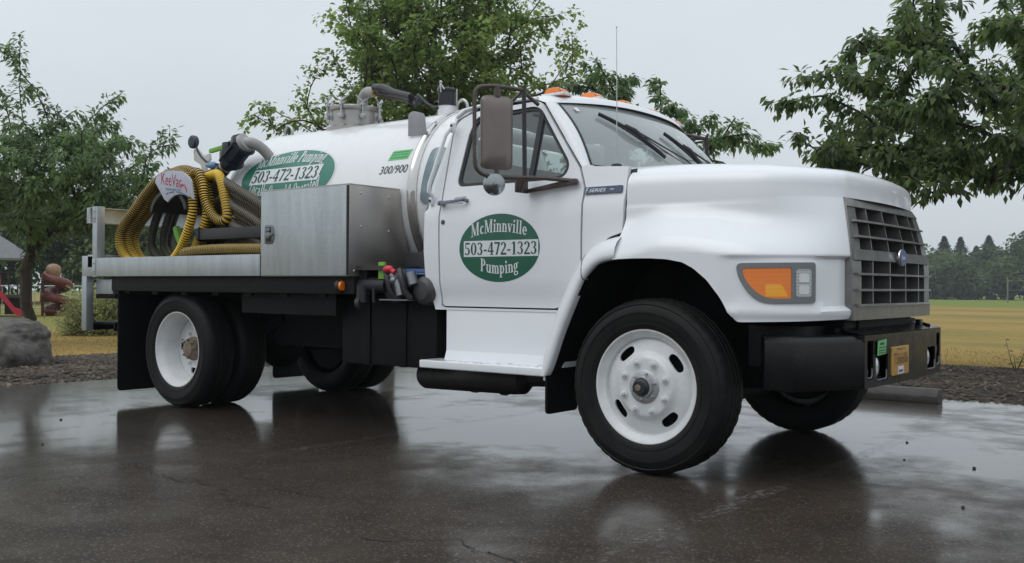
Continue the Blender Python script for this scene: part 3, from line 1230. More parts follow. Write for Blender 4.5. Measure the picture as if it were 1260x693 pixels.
rear = wheel_empty((-4.486, .083, .478))
child('tyre', tyre_builder(.4775), 'rubber', rear)
b = B()
b.lathe([(.255, .185), (.262, .150), (.266, .07), (.272, .055), (.284, .030), (.296, .010), (.302, -.002), (.309, -.0035), (.313, -.001), (.313, .006), (.300, .016)], 'y', (0, 0, 0), 72, mlist=[0] * 7 + [1] * 3)
dv, df = sheet(circ2(.256), disc_fn([(0, .165), (.15, .165), (.18, .175), (.256, .187)]), h=.02,
               holes=[circ2(.10, 40)] + [slot(math.radians(a), .192, .046, .030) for a in (-5, 85, 172, 265)], skirt=(0, .012, 0))
b.add(dv, df)
child('rim', b, ['wheelwhite', 'rustlip'], rear, 28)
b = B()
b.lathe([(.10, .2), (.10, .150), (.085, .140), (.082, .118), (.080, .112), (.062, .110), (.058, .095), (.03, .088), (.001, .088)], 'y', (0, 0, 0), 32)
for k in range(8):
    a = 2 * PI * k / 8
    bolt(b, (.073 * math.cos(a), .112, .073 * math.sin(a)), .011, .022)
child('hub', b, 'rust', rear)
proto2 = None
for k in range(8):
    a = 2 * PI * (k + .5) / 8
    loc = (.136 * math.cos(a), .164, .136 * math.sin(a))
    if proto2 is None:
        nb = B()
        bolt(nb, (0, 0, 0), .0145, .03)
        proto2 = child('lug_nut', nb, 'wheelwhite', rear, 20)
        proto2.location = loc
    else:
        o = proto2.copy()
        COL.objects.link(o)
        o.parent = rear
        o.location = loc


def copy_tree(o, parent=None):
    c = o.copy()
    COL.objects.link(c)
    if parent is not None:
        c.parent = parent
        c.matrix_parent_inverse = o.matrix_parent_inverse.copy()
    for ch in o.children:
        copy_tree(ch, c)
    return c


for src, loc, rz in ((front, (0, 2 * YC, .478), PI), (rear, (-4.486, 2 * YC - .083, .478), PI)):
    c = copy_tree(src, T)
    c.location = loc
    c.rotation_euler = (0, 0, rz)
for y in (.40, 2 * YC - .40):         # inner tyre of each rear pair
    w = wheel_empty((-4.486, y if y < 1 else y, .478), 0 if y < 1 else PI)
    child('tyre', tyre_builder(.4775), 'rubber', w)
    b = B()
    b.lathe([(.300, .0), (.27, .05), (.26, .2), (.001, .2)], 'y', (0, 0, 0), 40)
    child('rim', b, 'black', w)

# ---- chassis and underbody
b = B()
for y in (.72, 1.52):
    b.box(-5.45, y, .70, .86, y + .08, .93, .008)
for x in (-5.0, -3.9, -2.9, -1.6, -.4, .5):
    b.box(x - .06, .74, .74, x + .06, 1.58, .90)
b.box(.52, .62, .66, .62, 1.70, .84)
part(b, 'chassis_frame', 'black')
b = B()
b.tube([(-4.486, .30, .478), (-4.486, 2.02, .478)], .075, 14)
b.ball((-4.486, 1.16, .478), .22, 10, sc=(1, .9, 1))
b.tube([(-4.4, 1.16, .5), (-2.6, 1.16, .62), (-1.0, 1.16, .66)], .045, 10)
part(b, 'rear_axle', 'black')
b = B()
b.tube([(0, .12, .46), (0, .5, .42), (0, .8, .36), (0, 1.52, .36), (0, 1.82, .42), (0, 2.2, .46)], .055, 12)
for y in (.70, 1.5):
    b.tube([(-.62, y, .66), (-.3, y, .52), (0, y, .47), (.3, y, .53), (.6, y, .66)], .04, 8)
part(b, 'front_axle', 'black')
for y in (.66, 1.62):
    b = B()
    b.tube([(-5.15, y, .74), (-4.8, y, .62), (-4.486, y, .57), (-4.1, y, .62), (-3.8, y, .74)], .05, 8)
    part(b, 'leaf_spring', 'black')
b = B()
b.box(-2.62, .20, .46, -1.70, .78, .965, .02)
b.box(-2.60, .185, .94, -1.72, .20, .955, .003)
for x in (-2.35, -2.0):
    b.box(x - .03, .188, .46, x + .03, .20, .965, .003)
b.box(-3.3, .55, .72, -2.62, .78, 1.0, .01)
part(b, 'fuel_tank', 'black')
b = B()
b.tube([(-2.03, .42, .40), (-2.01, .42, .40), (-1.98, .42, .40), (-1.20, .40, .415), (-1.12, .40, .418), (-1.06, .40, .42)], [.05, .085, .10, .10, .095, .04], 20)
b.tube([(-1.06, .40, .42), (-.78, .42, .45), (-.5, .55, .55)], .045, 12)
b.tube([(-.98, .30, .46), (-.70, .32, .47), (-.45, .5, .55)], .07, 12)
for x in (-1.85, -1.55, -1.3):
    b.tube([(x, .42, .405), (x + .02, .42, .405)], .104, 20)
part(b, 'muffler', mat('exhaust_dark_steel', (.03, .027, .026), .5, .3, var=.5, vscale=14))
b = B()
b.box(-.22, .60, .60, .80, 1.72, 1.40, .05)
b.box(-1.3, .8, .45, -.2, 1.5, .95, .06)
part(b, 'engine_block', 'black')

# ---- flatbed
b = B()
b.prism([(-.04, 1.243), (-.04, 1.082), (.02, 1.082), (.02, 1.088), (-.034, 1.088), (-.034, 1.237), (.03, 1.237), (.03, 1.243)], 'x', -5.535, -3.252, bev=.0015)
part(b, 'side_rail', 'galv')
b = B()
b.prism([(2 * YC + .04, 1.243), (2 * YC + .04, 1.082), (2 * YC - .02, 1.082), (2 * YC - .02, 1.243)], 'x', -5.535, -2.3)
part(b, 'side_rail', 'galv')
b = B()
b.box(-5.53, .03, 1.12, -1.95, 2.29, 1.15)
part(b, 'bed_floor', mat('bed_planks', (.055, .05, .045), .7, var=.4, vscale=6, bump=.3, stretch=(1, 14, 1)))
b = B()
b.box(-5.38, .015, .955, -2.30, .06, 1.080, .006)
b.box(-5.38, 2.26, .955, -2.30, 2.31, 1.080, .006)
for x in np.arange(-5.2, -2.2, .42):
    b.box(x - .04, .06, .93, x + .04, 2.26, 1.118)
b.box(-5.38, .5, .90, -2.3, .62, 1.1)
part(b, 'bed_subframe', mat('dark_subframe', (.013, .013, .013), .6, var=.5, vscale=9, bump=.1, spec=.25))
# mudflap
b = B()
fl = B()
fl.prism(rpoly([(.02, 1.0), (.02, .085), (.62, .085), (.62, 1.0)], [0, .04, .04, 0]), 'x', -5.285, -5.272)
part(fl, 'mudflap', 'flap')
fl = B()
fl.prism(rpoly([(2 * YC - .02, 1.0), (2 * YC - .02, .075), (2 * YC - .62, .075), (2 * YC - .62, 1.0)], [0, .04, .04, 0]), 'x', -5.285, -5.272)
part(fl, 'mudflap', 'flap')
# inner wheel shroud that closes the view behind the rear wheel
b = B()
b.box(-5.27, .03, .50, -5.262, .62, 1.0)
b.box(-5.27, .60, .30, -4.9, .63, .98)
b.box(-4.95, .66, .55, -3.6, .70, .99)
b.box(-3.62, .08, .80, -2.55, .12, 1.0)
b.box(-3.9, .64, .52, -2.6, .70, .95)
part(b, 'wheel_shroud', 'flap')
b = B()

# tail frame: posts, crossbar channel, bumper bar, step
for y0, y1 in ((-.04, .035), (2.285, 2.36)):
    b = B()
    b.box(-5.605, y0, 1.075, -5.53, y1, 1.70, .004)
    b.box(-5.60, y0 - .004, 1.10, -5.55, y0, 1.235, .001)
    b.box(-5.60, y0 - .004, 1.56, -5.55, y0, 1.70, .001)
    for z in (1.13, 1.20, 1.60, 1.66):
        b.lathe([(.001, -.010), (.009, -.010), (.011, -.004), (.011, 0)], 'y', (-5.575, y0, z), 10)
    part(b, 'tail_post', 'galv')
b = B()
b.prism([(-5.72, 1.695), (-5.61, 1.695), (-5.61, 1.687), (-5.66, 1.687), (-5.66, 1.563), (-5.61, 1.563), (-5.61, 1.555), (-5.72, 1.555)], 'y', -.03, 2.35, bev=.0015)
part(b, 'tail_crossbar', 'galv')
b = B()
b.prism([(-5.70, 1.275), (-5.61, 1.275), (-5.61, 1.16), (-5.70, 1.16)], 'y', -.03, 2.35, bev=.003)
part(b, 'tail_channel', 'galv')
for y0 in (-.03, 2.27):
    b = B()
    b.box(-5.80, y0, 1.08, -5.61, y0 + .08, 1.265, .006)
    b.box(-5.80, y0, .60, -5.72, y0 + .07, 1.085, .006)
    part(b, 'step_hanger', 'galv')
    b = B()
    b.box(-5.812, y0 + .01, 1.17, -5.80, y0 + .06, 1.235, .004)
    part(b, 'tail_lamp', 'redplastic')
b = B()
b.box(-5.68, .04, .925, -5.40, 2.28, 1.055, .006)
part(b, 'rear_beam', 'galv')
b = B()
b.box(-5.70, .05, .885, -5.38, 2.27, .925, .004)
part(b, 'beam_underside', 'black')
b = B()
b.box(-5.79, .06, .655, -5.40, 2.28, .675, .003)
b.box(-5.79, .06, .60, -5.77, 2.28, .655, .003)
b.box(-5.42, .06, .60, -5.40, 2.28, .655, .003)
part(b, 'rear_step', 'black')

# ---- aluminium tool box on the bed
sec = [(-.034, 1.078), (-.034, 1.706), (.455, 1.706), (.50, 1.46), (.585, 1.078)]
b = B()
b.prism(sec, 'x', -3.246, -2.297, bev=.003)
b.prism([(-.036, 1.704), (-.036, 1.712), (.455, 1.712), (.455, 1.704)], 'x', -3.248, -2.294)
TB = part(b, 'tool_box', 'alu')
b = B()
b.box(-3.238, -.0415, 1.084, -2.318, -.034, 1.700, .0025)
part(b, 'box_door', 'galv', TB)
b = B()
b.tube([(-2.306, -.040, 1.082), (-2.306, -.040, 1.70)], .007, 8)
for z in np.arange(1.10, 1.70, .03):
    b.tube([(-2.306, -.040, z), (-2.306, -.040, z + .004)], .0085, 8)
part(b, 'hinge', 'plastic', TB)
b = B()
b.prism(rpoly([(-3.19, 1.315), (-3.10, 1.315), (-3.085, 1.36), (-3.085, 1.41), (-3.10, 1.455), (-3.19, 1.455)], .02), 'y', -.047, -.041, bev=.002)
b.box(-3.172, -.0475, 1.330, -3.112, -.0465, 1.440, .0004, m=1)
b.box(-3.165, -.060, 1.355, -3.118, -.0472, 1.400, .005)
b.box(-3.160, -.056, 1.405, -3.122, -.0472, 1.430, .004)
b.lathe([(.001, -.012), (.012, -.012), (.014, 0)], 'y', (-3.105, -.047, 1.385), 12)
part(b, 'latch', ['latch', 'plastic'], TB)
for (y, z) in ((.07, 1.650), (.345, 1.640), (.075, 1.42), (.345, 1.40), (.015, 1.115), (.46, 1.11)):
    b = B()
    b.lathe([(.001, .006), (.006, .005), (.010, 0)], 'x', (-2.297, y, z), 10)
    part(b, 'rivet', 'zinc', TB)

# ---- tank
TC = (0, 1.16, 1.665)
TR = .69


def dome(x_edge, depth, s):
    return [(TR * math.cos(a), x_edge + s * depth * math.sin(a)) for a in np.linspace(0, PI / 2 * .999, 14)]


b = B()
prof = dome(-4.33, .36, -1)[::-1] + [(TR, x) for x in (-4.2, -3.9, -3.6, -3.3, -3.0, -2.7, -2.4, -2.2)] + dome(-2.02, .30, 1)
b.lathe(prof, 'x', TC, 96)
part(b, 'tank', 'tankwhite')
b = B()
b.lathe([(TR - .01, -2.235), (TR + .012, -2.235), (TR + .014, -2.228), (TR + .014, -2.212), (TR + .010, -2.206), (TR + .010, -2.168), (TR + .014, -2.162), (TR + .014, -2.150), (TR + .010, -2.145), (TR - .01, -2.145)], 'x', TC, 96)
part(b, 'tank_ring', 'ring')
for x in (-4.2, -3.3, -2.35):
    b = B()
    b.prism([(.62, 1.15), (.62, 1.30), (.80, 1.14), (1.52, 1.14), (1.70, 1.30), (1.70, 1.15)], 'x', x - .06, x + .06)
    part(b, 'tank_saddle', 'black')


def tankmap(off):
    def f(u, w, d=0):          # u along the tank, w arc length measured from the horizontal
        a = w / TR
        r = TR + off + d
        return (u, TC[1] - r * math.cos(a), TC[2] + r * math.sin(a))
    return f


def ell(cx, cy, rx, ry, n=64):
    return [(cx + rx * math.cos(2 * PI * k / n), cy + ry * math.sin(2 * PI * k / n)) for k in range(n)]


# tank decal: slightly leaning oval
w0 = TR * math.radians(19.6)
def lean(p, k=.0):
    return p
OC = (-3.63, w0)
b = B()
v, f = sheet(ell(*OC, .585, .262), tankmap(.0018), h=.03)
b.add(v, f)
v, f = sheet(ell(*OC, .570, .249), tankmap(.0032), h=.03)
b.add(v, f, 1)
DEC = part(b, 'oval_decal', ['vinylwhite', 'tankgreen'])
b = B()
sh = .10
v, f = sheet([(OC[0] - .455, OC[1] - .058), (OC[0] + .395, OC[1] - .058), (OC[0] + .425, OC[1] + .076), (OC[0] - .425, OC[1] + .076)], tankmap(.0046), h=.03)
b.add(v, f)
part(b, 'number_panel', 'vinylwhite', DEC)
b = B()
roman(b, '503-472-1323', tankmap(.0068), OC[0] - .435, OC[0] + .385, OC[1] - .042, .105, shear=.10)
part(b, 'lettering', 'inkgreen', DEC)
b = B()
roman(b, 'McMinnville Pumping', tankmap(.0056), OC[0] - .43, OC[0] + .41, OC[1] + .088, .115, arch=.032, shear=.10, fan=.15)
part(b, 'lettering', 'vinylwhite', DEC)
b = B()
roman(b, 'Locally Owned & Operated', tankmap(.0056), OC[0] - .45, OC[0] + .43, OC[1] - .120, .10, arch=-.06, shear=.10, fan=-.15)
part(b, 'lettering', 'vinylwhite', DEC)
b = B()
wq = TR * math.radians(14.2)
tm = tankmap(.0028)
decal_text(b, '300/900', lambda u, w: tm(u, w), -2.548, -2.262, wq, wq + .062, shear=.22)
part(b, 'capacity_marking', 'ink')
b = B()
wg = TR * math.radians(23.0)
v, f = sheet([(-2.492, wg), (-2.290, wg + .002), (-2.268, wg + .084), (-2.462, wg + .084)], tankmap(.0018), h=.03)
b.add(v, f)
LS = part(b, 'lime_sticker', 'limelabel')
b = B()
for k, (a0, a1) in enumerate(((.06, .95), (.06, .5), (.56, .95), (.06, .95))):
    y = wg + (.064, .042, .042, .018)[k]
    v, f = sheet([(-2.49 + .2 * a0 + .1 * (y - wg), y), (-2.49 + .2 * a1 + .1 * (y - wg), y), (-2.488 + .2 * a1 + .1 * (y - wg), y + .006), (-2.488 + .2 * a0 + .1 * (y - wg), y + .006)], tankmap(.0034), h=.03)
    b.add(v, f)
part(b, 'print_lines', mat('sticker_green_ink', (.02, .22, .08), .5), LS)
# sight panel on the front head of the tank
b = B()
pn = rpoly([(-2.108, 1.60), (-1.93, 1.60), (-1.93, 2.00), (-2.06, 2.00)], .045)


def headmap(off):
    def fn(x, z):
        dz = z - TC[2]
        xx = min(x, -1.74)
        t = max(0, (xx + 2.02) / .30)
        r = TR * math.sqrt(max(0.02, 1 - t * t)) + off
        return (xx, TC[1] - math.sqrt(max(.002, r * r - dz * dz)), z)
    return fn


v, f = sheet(pn, headmap(.012), h=.03, skirt=(0, .014, 0))
b.add(v, f)
part(b, 'sight_panel', mat('sight_panel_glass', (.10, .17, .19), .12, var=.5, vscale=5, col2=(.24, .30, .33), coat=.7))

# ---- on top of the tank
b = B()
mc = (-3.54, 1.16, 0)
b.lathe([(.235, 2.25), (.235, 2.345), (.215, 2.36), (.205, 2.365), (.205, 2.49)], 'z', mc, 48)
mh = part(b, 'manhole', 'inox')
b = B()
b.lathe([(.205, 2.485), (.222, 2.488), (.225, 2.498), (.225, 2.518), (.22, 2.525), (.17, 2.536), (.001, 2.542)], 'z', mc, 48)
part(b, 'manhole_lid', 'inox', mh)
b = B()
for k, a in enumerate((200, 245, 290, 335, 20, 65, 110, 155)):
    c, s_ = math.cos(math.radians(a)), math.sin(math.radians(a))
    x, y = mc[0] + .234 * c, mc[1] + .234 * s_
    b = B()
    b.tube([(x, y, 2.43), (x, y, 2.555)], .008, 8)
    b.box(x - .020, y - .020, 2.41, x + .020, y + .020, 2.45, .006)
    b.box(x - .015, y - .015, 2.515, x + .015, y + .015, 2.54, .005)
    b.tube([(x - .06 * s_, y + .06 * c, 2.595), (x, y, 2.55), (x + .06 * s_, y - .06 * c, 2.595)], .0075, 8)
    part(b, 'lid_clamp', 'zinc', mh)
b = B()
b.tube(catmull([(-3.44, 1.16, 2.490), (-3.44, 1.16, 2.540), (-3.42, 1.15, 2.600), (-3.36, 1.13, 2.635), (-3.28, 1.11, 2.630), (-3.22, 1.10, 2.620)], 5), .044, 16)
part(b, 'elbow_pipe', 'pvc')
b = B()
b.tube([(-3.235, 1.105, 2.622), (-3.195, 1.09, 2.615)], .040, 16)
part(b, 'hose_clamp', 'brass')
b = B()
b.tube(catmull([(-3.22, 1.10, 2.620), (-3.05, 1.05, 2.57), (-2.85, .98, 2.520), (-2.640, .93, 2.470)], 6), .027, 14)
part(b, 'vacuum_hose', 'hosered')
b = B()
b.tube(catmull([(-3.16, 1.03, 2.640), (-3.0, .98, 2.610), (-2.82, .92, 2.540), (-2.580, .86, 2.470)], 6), .030, 12)
b.tube([(-2.680, .93, 2.485), (-2.600, .90, 2.455)], .042, 14)
b.tube([(-2.620, .91, 2.465), (-2.520, .88, 2.430)], .030, 12)
b.tube(catmull([(-2.540, .87, 2.460), (-2.440, .83, 2.440), (-2.44, .80, 2.44), (-2.47, .79, 2.38), (-2.480, .80, 2.38), (-2.500, .81, 2.42)], 6), .009, 8)
b.tube(catmull([(-2.520, .86, 2.440), (-2.45, .80, 2.46), (-2.33, .77, 2.38), (-2.22, .75, 2.33)], 6), .010, 8)
b.ball((-2.21, .745, 2.33), .018, 8)
part(b, 'air_line', 'plastic')
b = B()
b.prism(rpoly([(-2.38, 2.12), (-2.20, 2.12), (-2.22, 2.27), (-2.33, 2.305), (-2.38, 2.285)], [0, 0, .03, .04, .03]), 'y', .62, .632, bev=.002)
part(b, 'hose_bracket', mat('grey_bracket', (.34, .34, .36), .5, var=.2))
b = B()
b.lathe([(.072, 2.28), (.072, 2.43)], 'z', (-2.48, 1.16, 0), 32)
sc = part(b, 'scrubber_base', 'tankwhite')
b = B()
b.lathe([(.074, 2.425), (.067, 2.427), (.067, 2.545), (.076, 2.547), (.076, 2.563), (.064, 2.570), (.001, 2.572)], 'z', (-2.48, 1.16, 0), 32)
part(b, 'canister', 'plastic', sc)
b = B()
b.tube([(-2.475, 1.085, 2.53), (-2.475, 1.08, 2.595), (-2.475, 1.085, 2.612)], .008, 8)
part(b, 'wing_nut', 'zinc', sc)
b = B()
b.tube([(-2.51, 1.085, 2.55), (-2.475, 1.08, 2.60), (-2.44, 1.085, 2.55)], .006, 8)
b.ball((-2.475, 1.082, 2.610), .013, 8)
part(b, 'wing_nut', 'zinc', sc)
for a in (20, 160):
    x, y = -2.48 + .082 * math.cos(math.radians(a)), 1.16 + .082 * math.sin(math.radians(a))
    b = B()
    b.tube([(x, y, 2.450), (x, y, 2.565)], .006, 8)
    part(b, 'clip', 'zinc', sc)
for x, z, nm in ((-2.32, 2.32, 'lifting_ring'), (-4.40, 2.31, 'lifting_ring')):
    b = B()
    pts = [(x + .055 * math.cos(a), 1.16, z + .08 + .065 * math.sin(a)) for a in np.linspace(-PI / 2, 1.5 * PI, 22)]
    b.tube(pts, .012, 10)
    b.box(x - .07, 1.14, z - .03, x + .07, 1.18, z + .03, .006)
    part(b, nm, 'zinc')

# rear outlet on the near side of the tank: elbow, valve body, lever, drop hose
b = B()
b.tube(catmull([(-3.985, .66, 2.00), (-3.988, .63, 2.08), (-4.00, .56, 2.15), (-4.04, .49, 2.195), (-4.10, .46, 2.20)], 5), .045, 16)
b.tube([(-4.085, .465, 2.205), (-4.12, .455, 2.185)], .085, 18)
RO = part(b, 'outlet_elbow', 'pvc')
b = B()
d = Vector((-.82, 0, -.57)).normalized()
o = Vector((-4.11, .455, 2.19))
b.tube([o, o + d * .03], .112, 8)
b.tube([o + d * .03, o + d * .18], .094, 8)
b.tube([o + d * .18, o + d * .22], .112, 8)
b.box(-4.29, .36, 2.08, -4.20, .55, 2.21, .018)
for k in (-1, 1):
    b.tube([o + d * -.01 + Vector((0, .095 * k, .0)), o + d * .24 + Vector((0, .095 * k, 0))], .013, 8)
b.tube([o + d * .22, o + d * .27], .075, 14)
VB = part(b, 'valve_body', mat('blue_black_valve', (.018, .024, .040), .4, var=.3))
b = B()
b.tube([o + d * .26, o + d * .31, o + d * .42], [.056, .052, .050], 14)
for k in range(5):
    b.tube([o + d * (.27 + k * .031), o + d * (.287 + k * .031)], .058, 14, m=1 if k % 2 else 0)
b.tube([o + d * .40, o + d * .46, o + d * .58], [.052, .062, .060], 14)
part(b, 'camlock_coupling', ['plastic', 'zinc'], VB)
b = B()
b.prism(rpoly([(-4.565, 2.145), (-4.40, 2.160), (-4.27, 2.185), (-4.23, 2.215), (-4.27, 2.235), (-4.33, 2.205), (-4.565, 2.180)], .012), 'y', .43, .46, bev=.004)
part(b, 'valve_lever', 'limepaint', VB)
b = B()
b.lathe([(.001, -.028), (.046, -.026), (.057, -.017), (.059, 0), (.057, .017), (.046, .026), (.001, .028)], 'y', (-4.817, .45, 2.265), 24)
GA = part(b, 'pressure_gauge', mat('gauge_navy', (.02, .028, .06), .35))
b = B()
b.tube(catmull([(-4.780, .45, 2.228), (-4.744, .45, 2.169), (-4.670, .45, 2.104), (-4.560, .45, 2.058), (-4.33, .45, 2.03)], 5), .009, 8)
part(b, 'gauge_stem', 'plastic', GA)
b = B()
b.prism(rpoly([(-4.826, 2.196), (-4.762, 2.205), (-4.670, 2.132), (-4.587, 2.150), (-4.569, 2.095), (-4.633, 2.058), (-4.624, 1.976), (-4.688, 1.971), (-4.716, 2.058), (-4.817, 2.104)], .011), 'y', .455, .467, bev=.002)
part(b, 'gauge_bracket', mat('pale_plastic', (.52, .52, .52), .45), GA)
b = B()
b.tube([(-4.597, .44, 2.045), (-4.541, .44, 2.040), (-4.495, .44, 2.035), (-4.477, .44, 2.035)], [.020, .032, .032, .018], 12)
part(b, 'blue_knob', mat('pale_blue_knob', (.16, .26, .42), .4), GA)

# hose rack: saddle drum with a printed sign on its near end
SP = [(-4.86, 1.885), (-4.845, 1.925), (-4.772, 1.958), (-4.68, 1.97), (-4.594, 1.967), (-4.50, 1.955), (-4.442, 1.937), (-4.37, 1.895), (-4.339, 1.865), (-4.303, 1.708), (-4.35, 1.735), (-4.44, 1.755), (-4.51, 1.765), (-4.58, 1.755), (-4.64, 1.73), (-4.672, 1.705), (-4.72, 1.73)]
b = B()
b.prism(SP, 'y', .105, .120, bev=.002)
SG = part(b, 'rack_sign', 'signwhite')


def signmap(u, w, d=0):
    return (u, .1035 - d, w)


b = B()
v = 1.843
decal_text(b, 'KeeVac', lambda u, w: signmap(u + .0 * w, w - .16 * (u + 4.6), .0), -4.765, -4.47, 1.835, 1.935, shear=.0)
b.tube([(-4.475, .1032, 1.842), (-4.43, .1032, 1.835), (-4.40, .1032, 1.795), (-4.395, .1032, 1.775)], [.009, .008, .006, .002], 4)
part(b, 'lettering', 'signred', SG)
b = B()
decal_text(b, 'Industries, Inc.', lambda u, w: signmap(u, w - .10 * (u + 4.6)), -4.695, -4.475, 1.795, 1.822)
for k, (u0, u1) in enumerate(((-4.695, -4.655), (-4.645, -4.575), (-4.545, -4.52), (-4.51, -4.44), (-4.43, -4.35))):
    u = np.linspace(u0, u1, 4)
    z = [1.783 - 1.1 * (q + 4.535) ** 2 - .12 * (q + 4.535) for q in u]
    b.add([signmap(q, zz - .0045) for q, zz in zip(u, z)] + [signmap(q, zz + .0045) for q, zz in zip(u, z)], [(i, i + 1, i + 5, i + 4) for i in range(3)])
part(b, 'print_lines', 'signblue', SG)
b = B()
arc = [(-4.70 + .27 * math.cos(a), 1.62 + .20 * math.sin(a)) for a in np.linspace(math.radians(10), math.radians(170), 18)]
arc2 = [(-4.70 + .24 * math.cos(a), 1.60 + .19 * math.sin(a)) for a in np.linspace(math.radians(170), math.radians(10), 18)]
b.prism(arc + arc2, 'y', .125, .66)
b.box(-4.76, .62, 1.15, -4.64, .68, 1.75, .005)
part(b, 'hose_saddle', 'plastic')
# black trough and canister between the rack and the box
b = B()
b.prism([(.20, 1.385), (.20, 1.475), (.215, 1.475), (.215, 1.40), (.335, 1.40), (.335, 1.475), (.35, 1.475), (.35, 1.385)], 'x', -4.36, -3.262, bev=.003)
b.box(-4.40, .19, 1.375, -4.36, .36, 1.485, .01)
b.box(-3.9, .36, 1.15, -3.8, .42, 1.46, .005)
part(b, 'hose_trough', 'plastic')
b = B()
b.lathe([(.001, -4.26), (.062, -4.26), (.066, -4.25), (.066, -3.40), (.001, -3.40)], 'x', (0, .42, 1.325), 28)
part(b, 'strainer_tube', 'zinc')

# ---- small fittings under the box, pump and cab-side plumbing
b = B()
b.lathe([(.001, .026), (.03, .024), (.037, .012), (.037, 0)], 'x', (-2.415, .005, 1.012), 20)
b2 = B()
b2.lathe([(.041, .008), (.046, .002), (.046, -.02), (.001, -.02)], 'x', (-2.415, .005, 1.012), 20)
b2.box(-2.43, .045, .962, -2.40, .058, 1.055, .003, m=1)
ML = part(b2, 'side_marker', ['plastic', 'zinc'])
part(b, 'lens', 'amber', ML)
b = B()
b.tube([(-2.33, .10, 1.02), (-2.05, .10, 1.02)], .055, 12)
b.tube([(-2.26, .06, 1.02), (-2.26, .06, .90)], .045, 12)
b.tube([(-2.15, .06, 1.0), (-2.15, .06, .90)], .012, 8)
b.tube([(-2.28, .05, .895), (-2.24, .05, .895)], .05, 12)
b.lathe([(.001, -.04), (.05, -.04), (.115, -.02), (.12, 0), (.115, .05), (.05, .06), (.001, .06)], 'y', (-1.99, .12, 1.02), 28)
b.box(-2.1, .3, .9, -1.75, .8, 1.25, .03)
PU = part(b, 'vacuum_pump', 'plastic')
b = B()
b.tube([(-2.07, .07, 1.07), (-2.07, .07, 1.17)], .016, 4)
b.box(-2.10, .05, 1.06, -2.045, .075, 1.175, .004)
part(b, 'lime_tag', 'limepaint', PU)
b = B()
for k in range(2):
    b.tube(catmull([(-2.02 + k * .13, .04, 1.12), (-1.98 + k * .13, .02, 1.06), (-1.96 + k * .13, .03, .98), (-1.93 + k * .13, .06, .93)], 5), .022, 8)
b.box(-2.06, .02, .915, -1.80, .10, .925, .003, m=1)
b.tube([(-1.96, .05, 1.09), (-1.90, .05, 1.02), (-1.88, .05, .95)], .035, 12, m=1)
b.tube([(-1.83, .08, 1.10), (-1.80, .08, 1.02)], .04, 12, m=1)
b.ball((-1.93, .03, 1.05), .03, 8, m=1)
part(b, 'valve_cluster', ['plastic', 'latch'], PU)
b = B()
b.ball((-1.975, .02, 1.125), .028, 8, sc=(1.6, 1, .9))
b.tube([(-1.99, .02, 1.13), (-1.91, .02, 1.105)], .016, 8)
part(b, 'red_handle', 'redplastic', PU)
b = B()
b.tube([(-2.0, .16, 1.10), (-1.65, .16, 1.10)], .03, 12)
b.tube([(-1.84, .40, 1.30), (-1.84, .40, .98)], .06, 14)
b.tube(catmull([(-1.86, .30, 1.10), (-1.78, .28, 1.25), (-1.75, .32, 1.5)], 5), .03, 10)
part(b, 'blue_pipe', 'bluepipe')
b = B()
b.tube([(-1.98, .14, 1.095), (-1.70, .14, 1.095)], .010, 8)
part(b, 'pipe_rod', 'zinc')
b = B()
b.lathe([(.001, -.05), (.06, -.045), (.09, -.02), (.10, .02), (.10, .1), (.001, .1)], 'y', (-1.74, .13, .985), 28)
part(b, 'air_reservoir', mat('dull_grey_tank', (.06, .06, .063), .45, var=.3))

# ------------------------------------------------------------------ cab
def ys(z):
    """near side of the cab as a depth profile by height"""
    if z < .93:
        return .136
    if z < 1.03:
        return lerp(.136, .113, sstep(.93, 1.03, z))
    if z < 1.50:
        return .113 - .008 * math.sin(PI * (z - 1.03) / .47)
    if z < 1.53:
        return lerp(.113, .131, sstep(1.495, 1.53, z))
    return .131 + .225 * (z - 1.53) + .03 * (z - 1.53) * (z - 2.16)


def side(off=0.0, near=True):
    if near:
        return lambda x, z: (x, ys(z) + off, z)
    return lambda x, z: (x, 2 * YC - ys(z) - off, z)


DOOR = [(-1.588, .886), (-.683, .886), (-.560, .965), (-.497, 1.10), (-.497, 1.50), (-.500, 1.60), (-.548, 1.714), (-.893, 2.150), (-.935, 2.168), (-1.44, 2.152), (-1.575, 2.10), (-1.592, 2.0), (-1.60, 1.515), (-1.592, 1.25)]
DOOR = rpoly(DOOR, [.03, .02, .05, .04, 0, 0, .02, .04, .03, .05, .05, 0, 0, 0], 4)
GLASS = rpoly([(-1.478, 1.675), (-.672, 1.675), (-.640, 1.74), (-.925, 2.115), (-1.405, 2.098), (-1.44, 2.0)], [.05, .07, .05, .06, .05, 0], 5)
SEAL = rpoly([(-1.50, 1.655), (-.655, 1.655), (-.612, 1.74), (-.910, 2.138), (-1.42, 2.120), (-1.46, 2.0)], [.06, .08, .06, .07, .06, 0], 5)
BP = [(-1.602, .886), (-1.606, 1.25), (-1.614, 1.515), (-1.606, 2.0), (-1.588, 2.108), (-1.450, 2.166), (-1.42, 2.20), (-1.56, 2.185), (-1.605, 2.15), (-1.61, 2.03), (-1.655, 1.877), (-1.714, 1.68), (-1.718, 1.52), (-1.735, 1.50), (-1.735, 1.25), (-1.715, .96), (-1.668, .90), (-1.655, .862), (-.68, .862), (-.68, .876), (-1.58, .876)]
COWL = [(-.484, 1.50), (-.487, 1.60), (-.535, 1.72), (-.50, 1.735), (-.44, 1.718), (-.211, 1.702), (-.211, 1.50), (-.215, 1.325), (-.30, 1.300), (-.42, 1.22), (-.484, 1.12)]

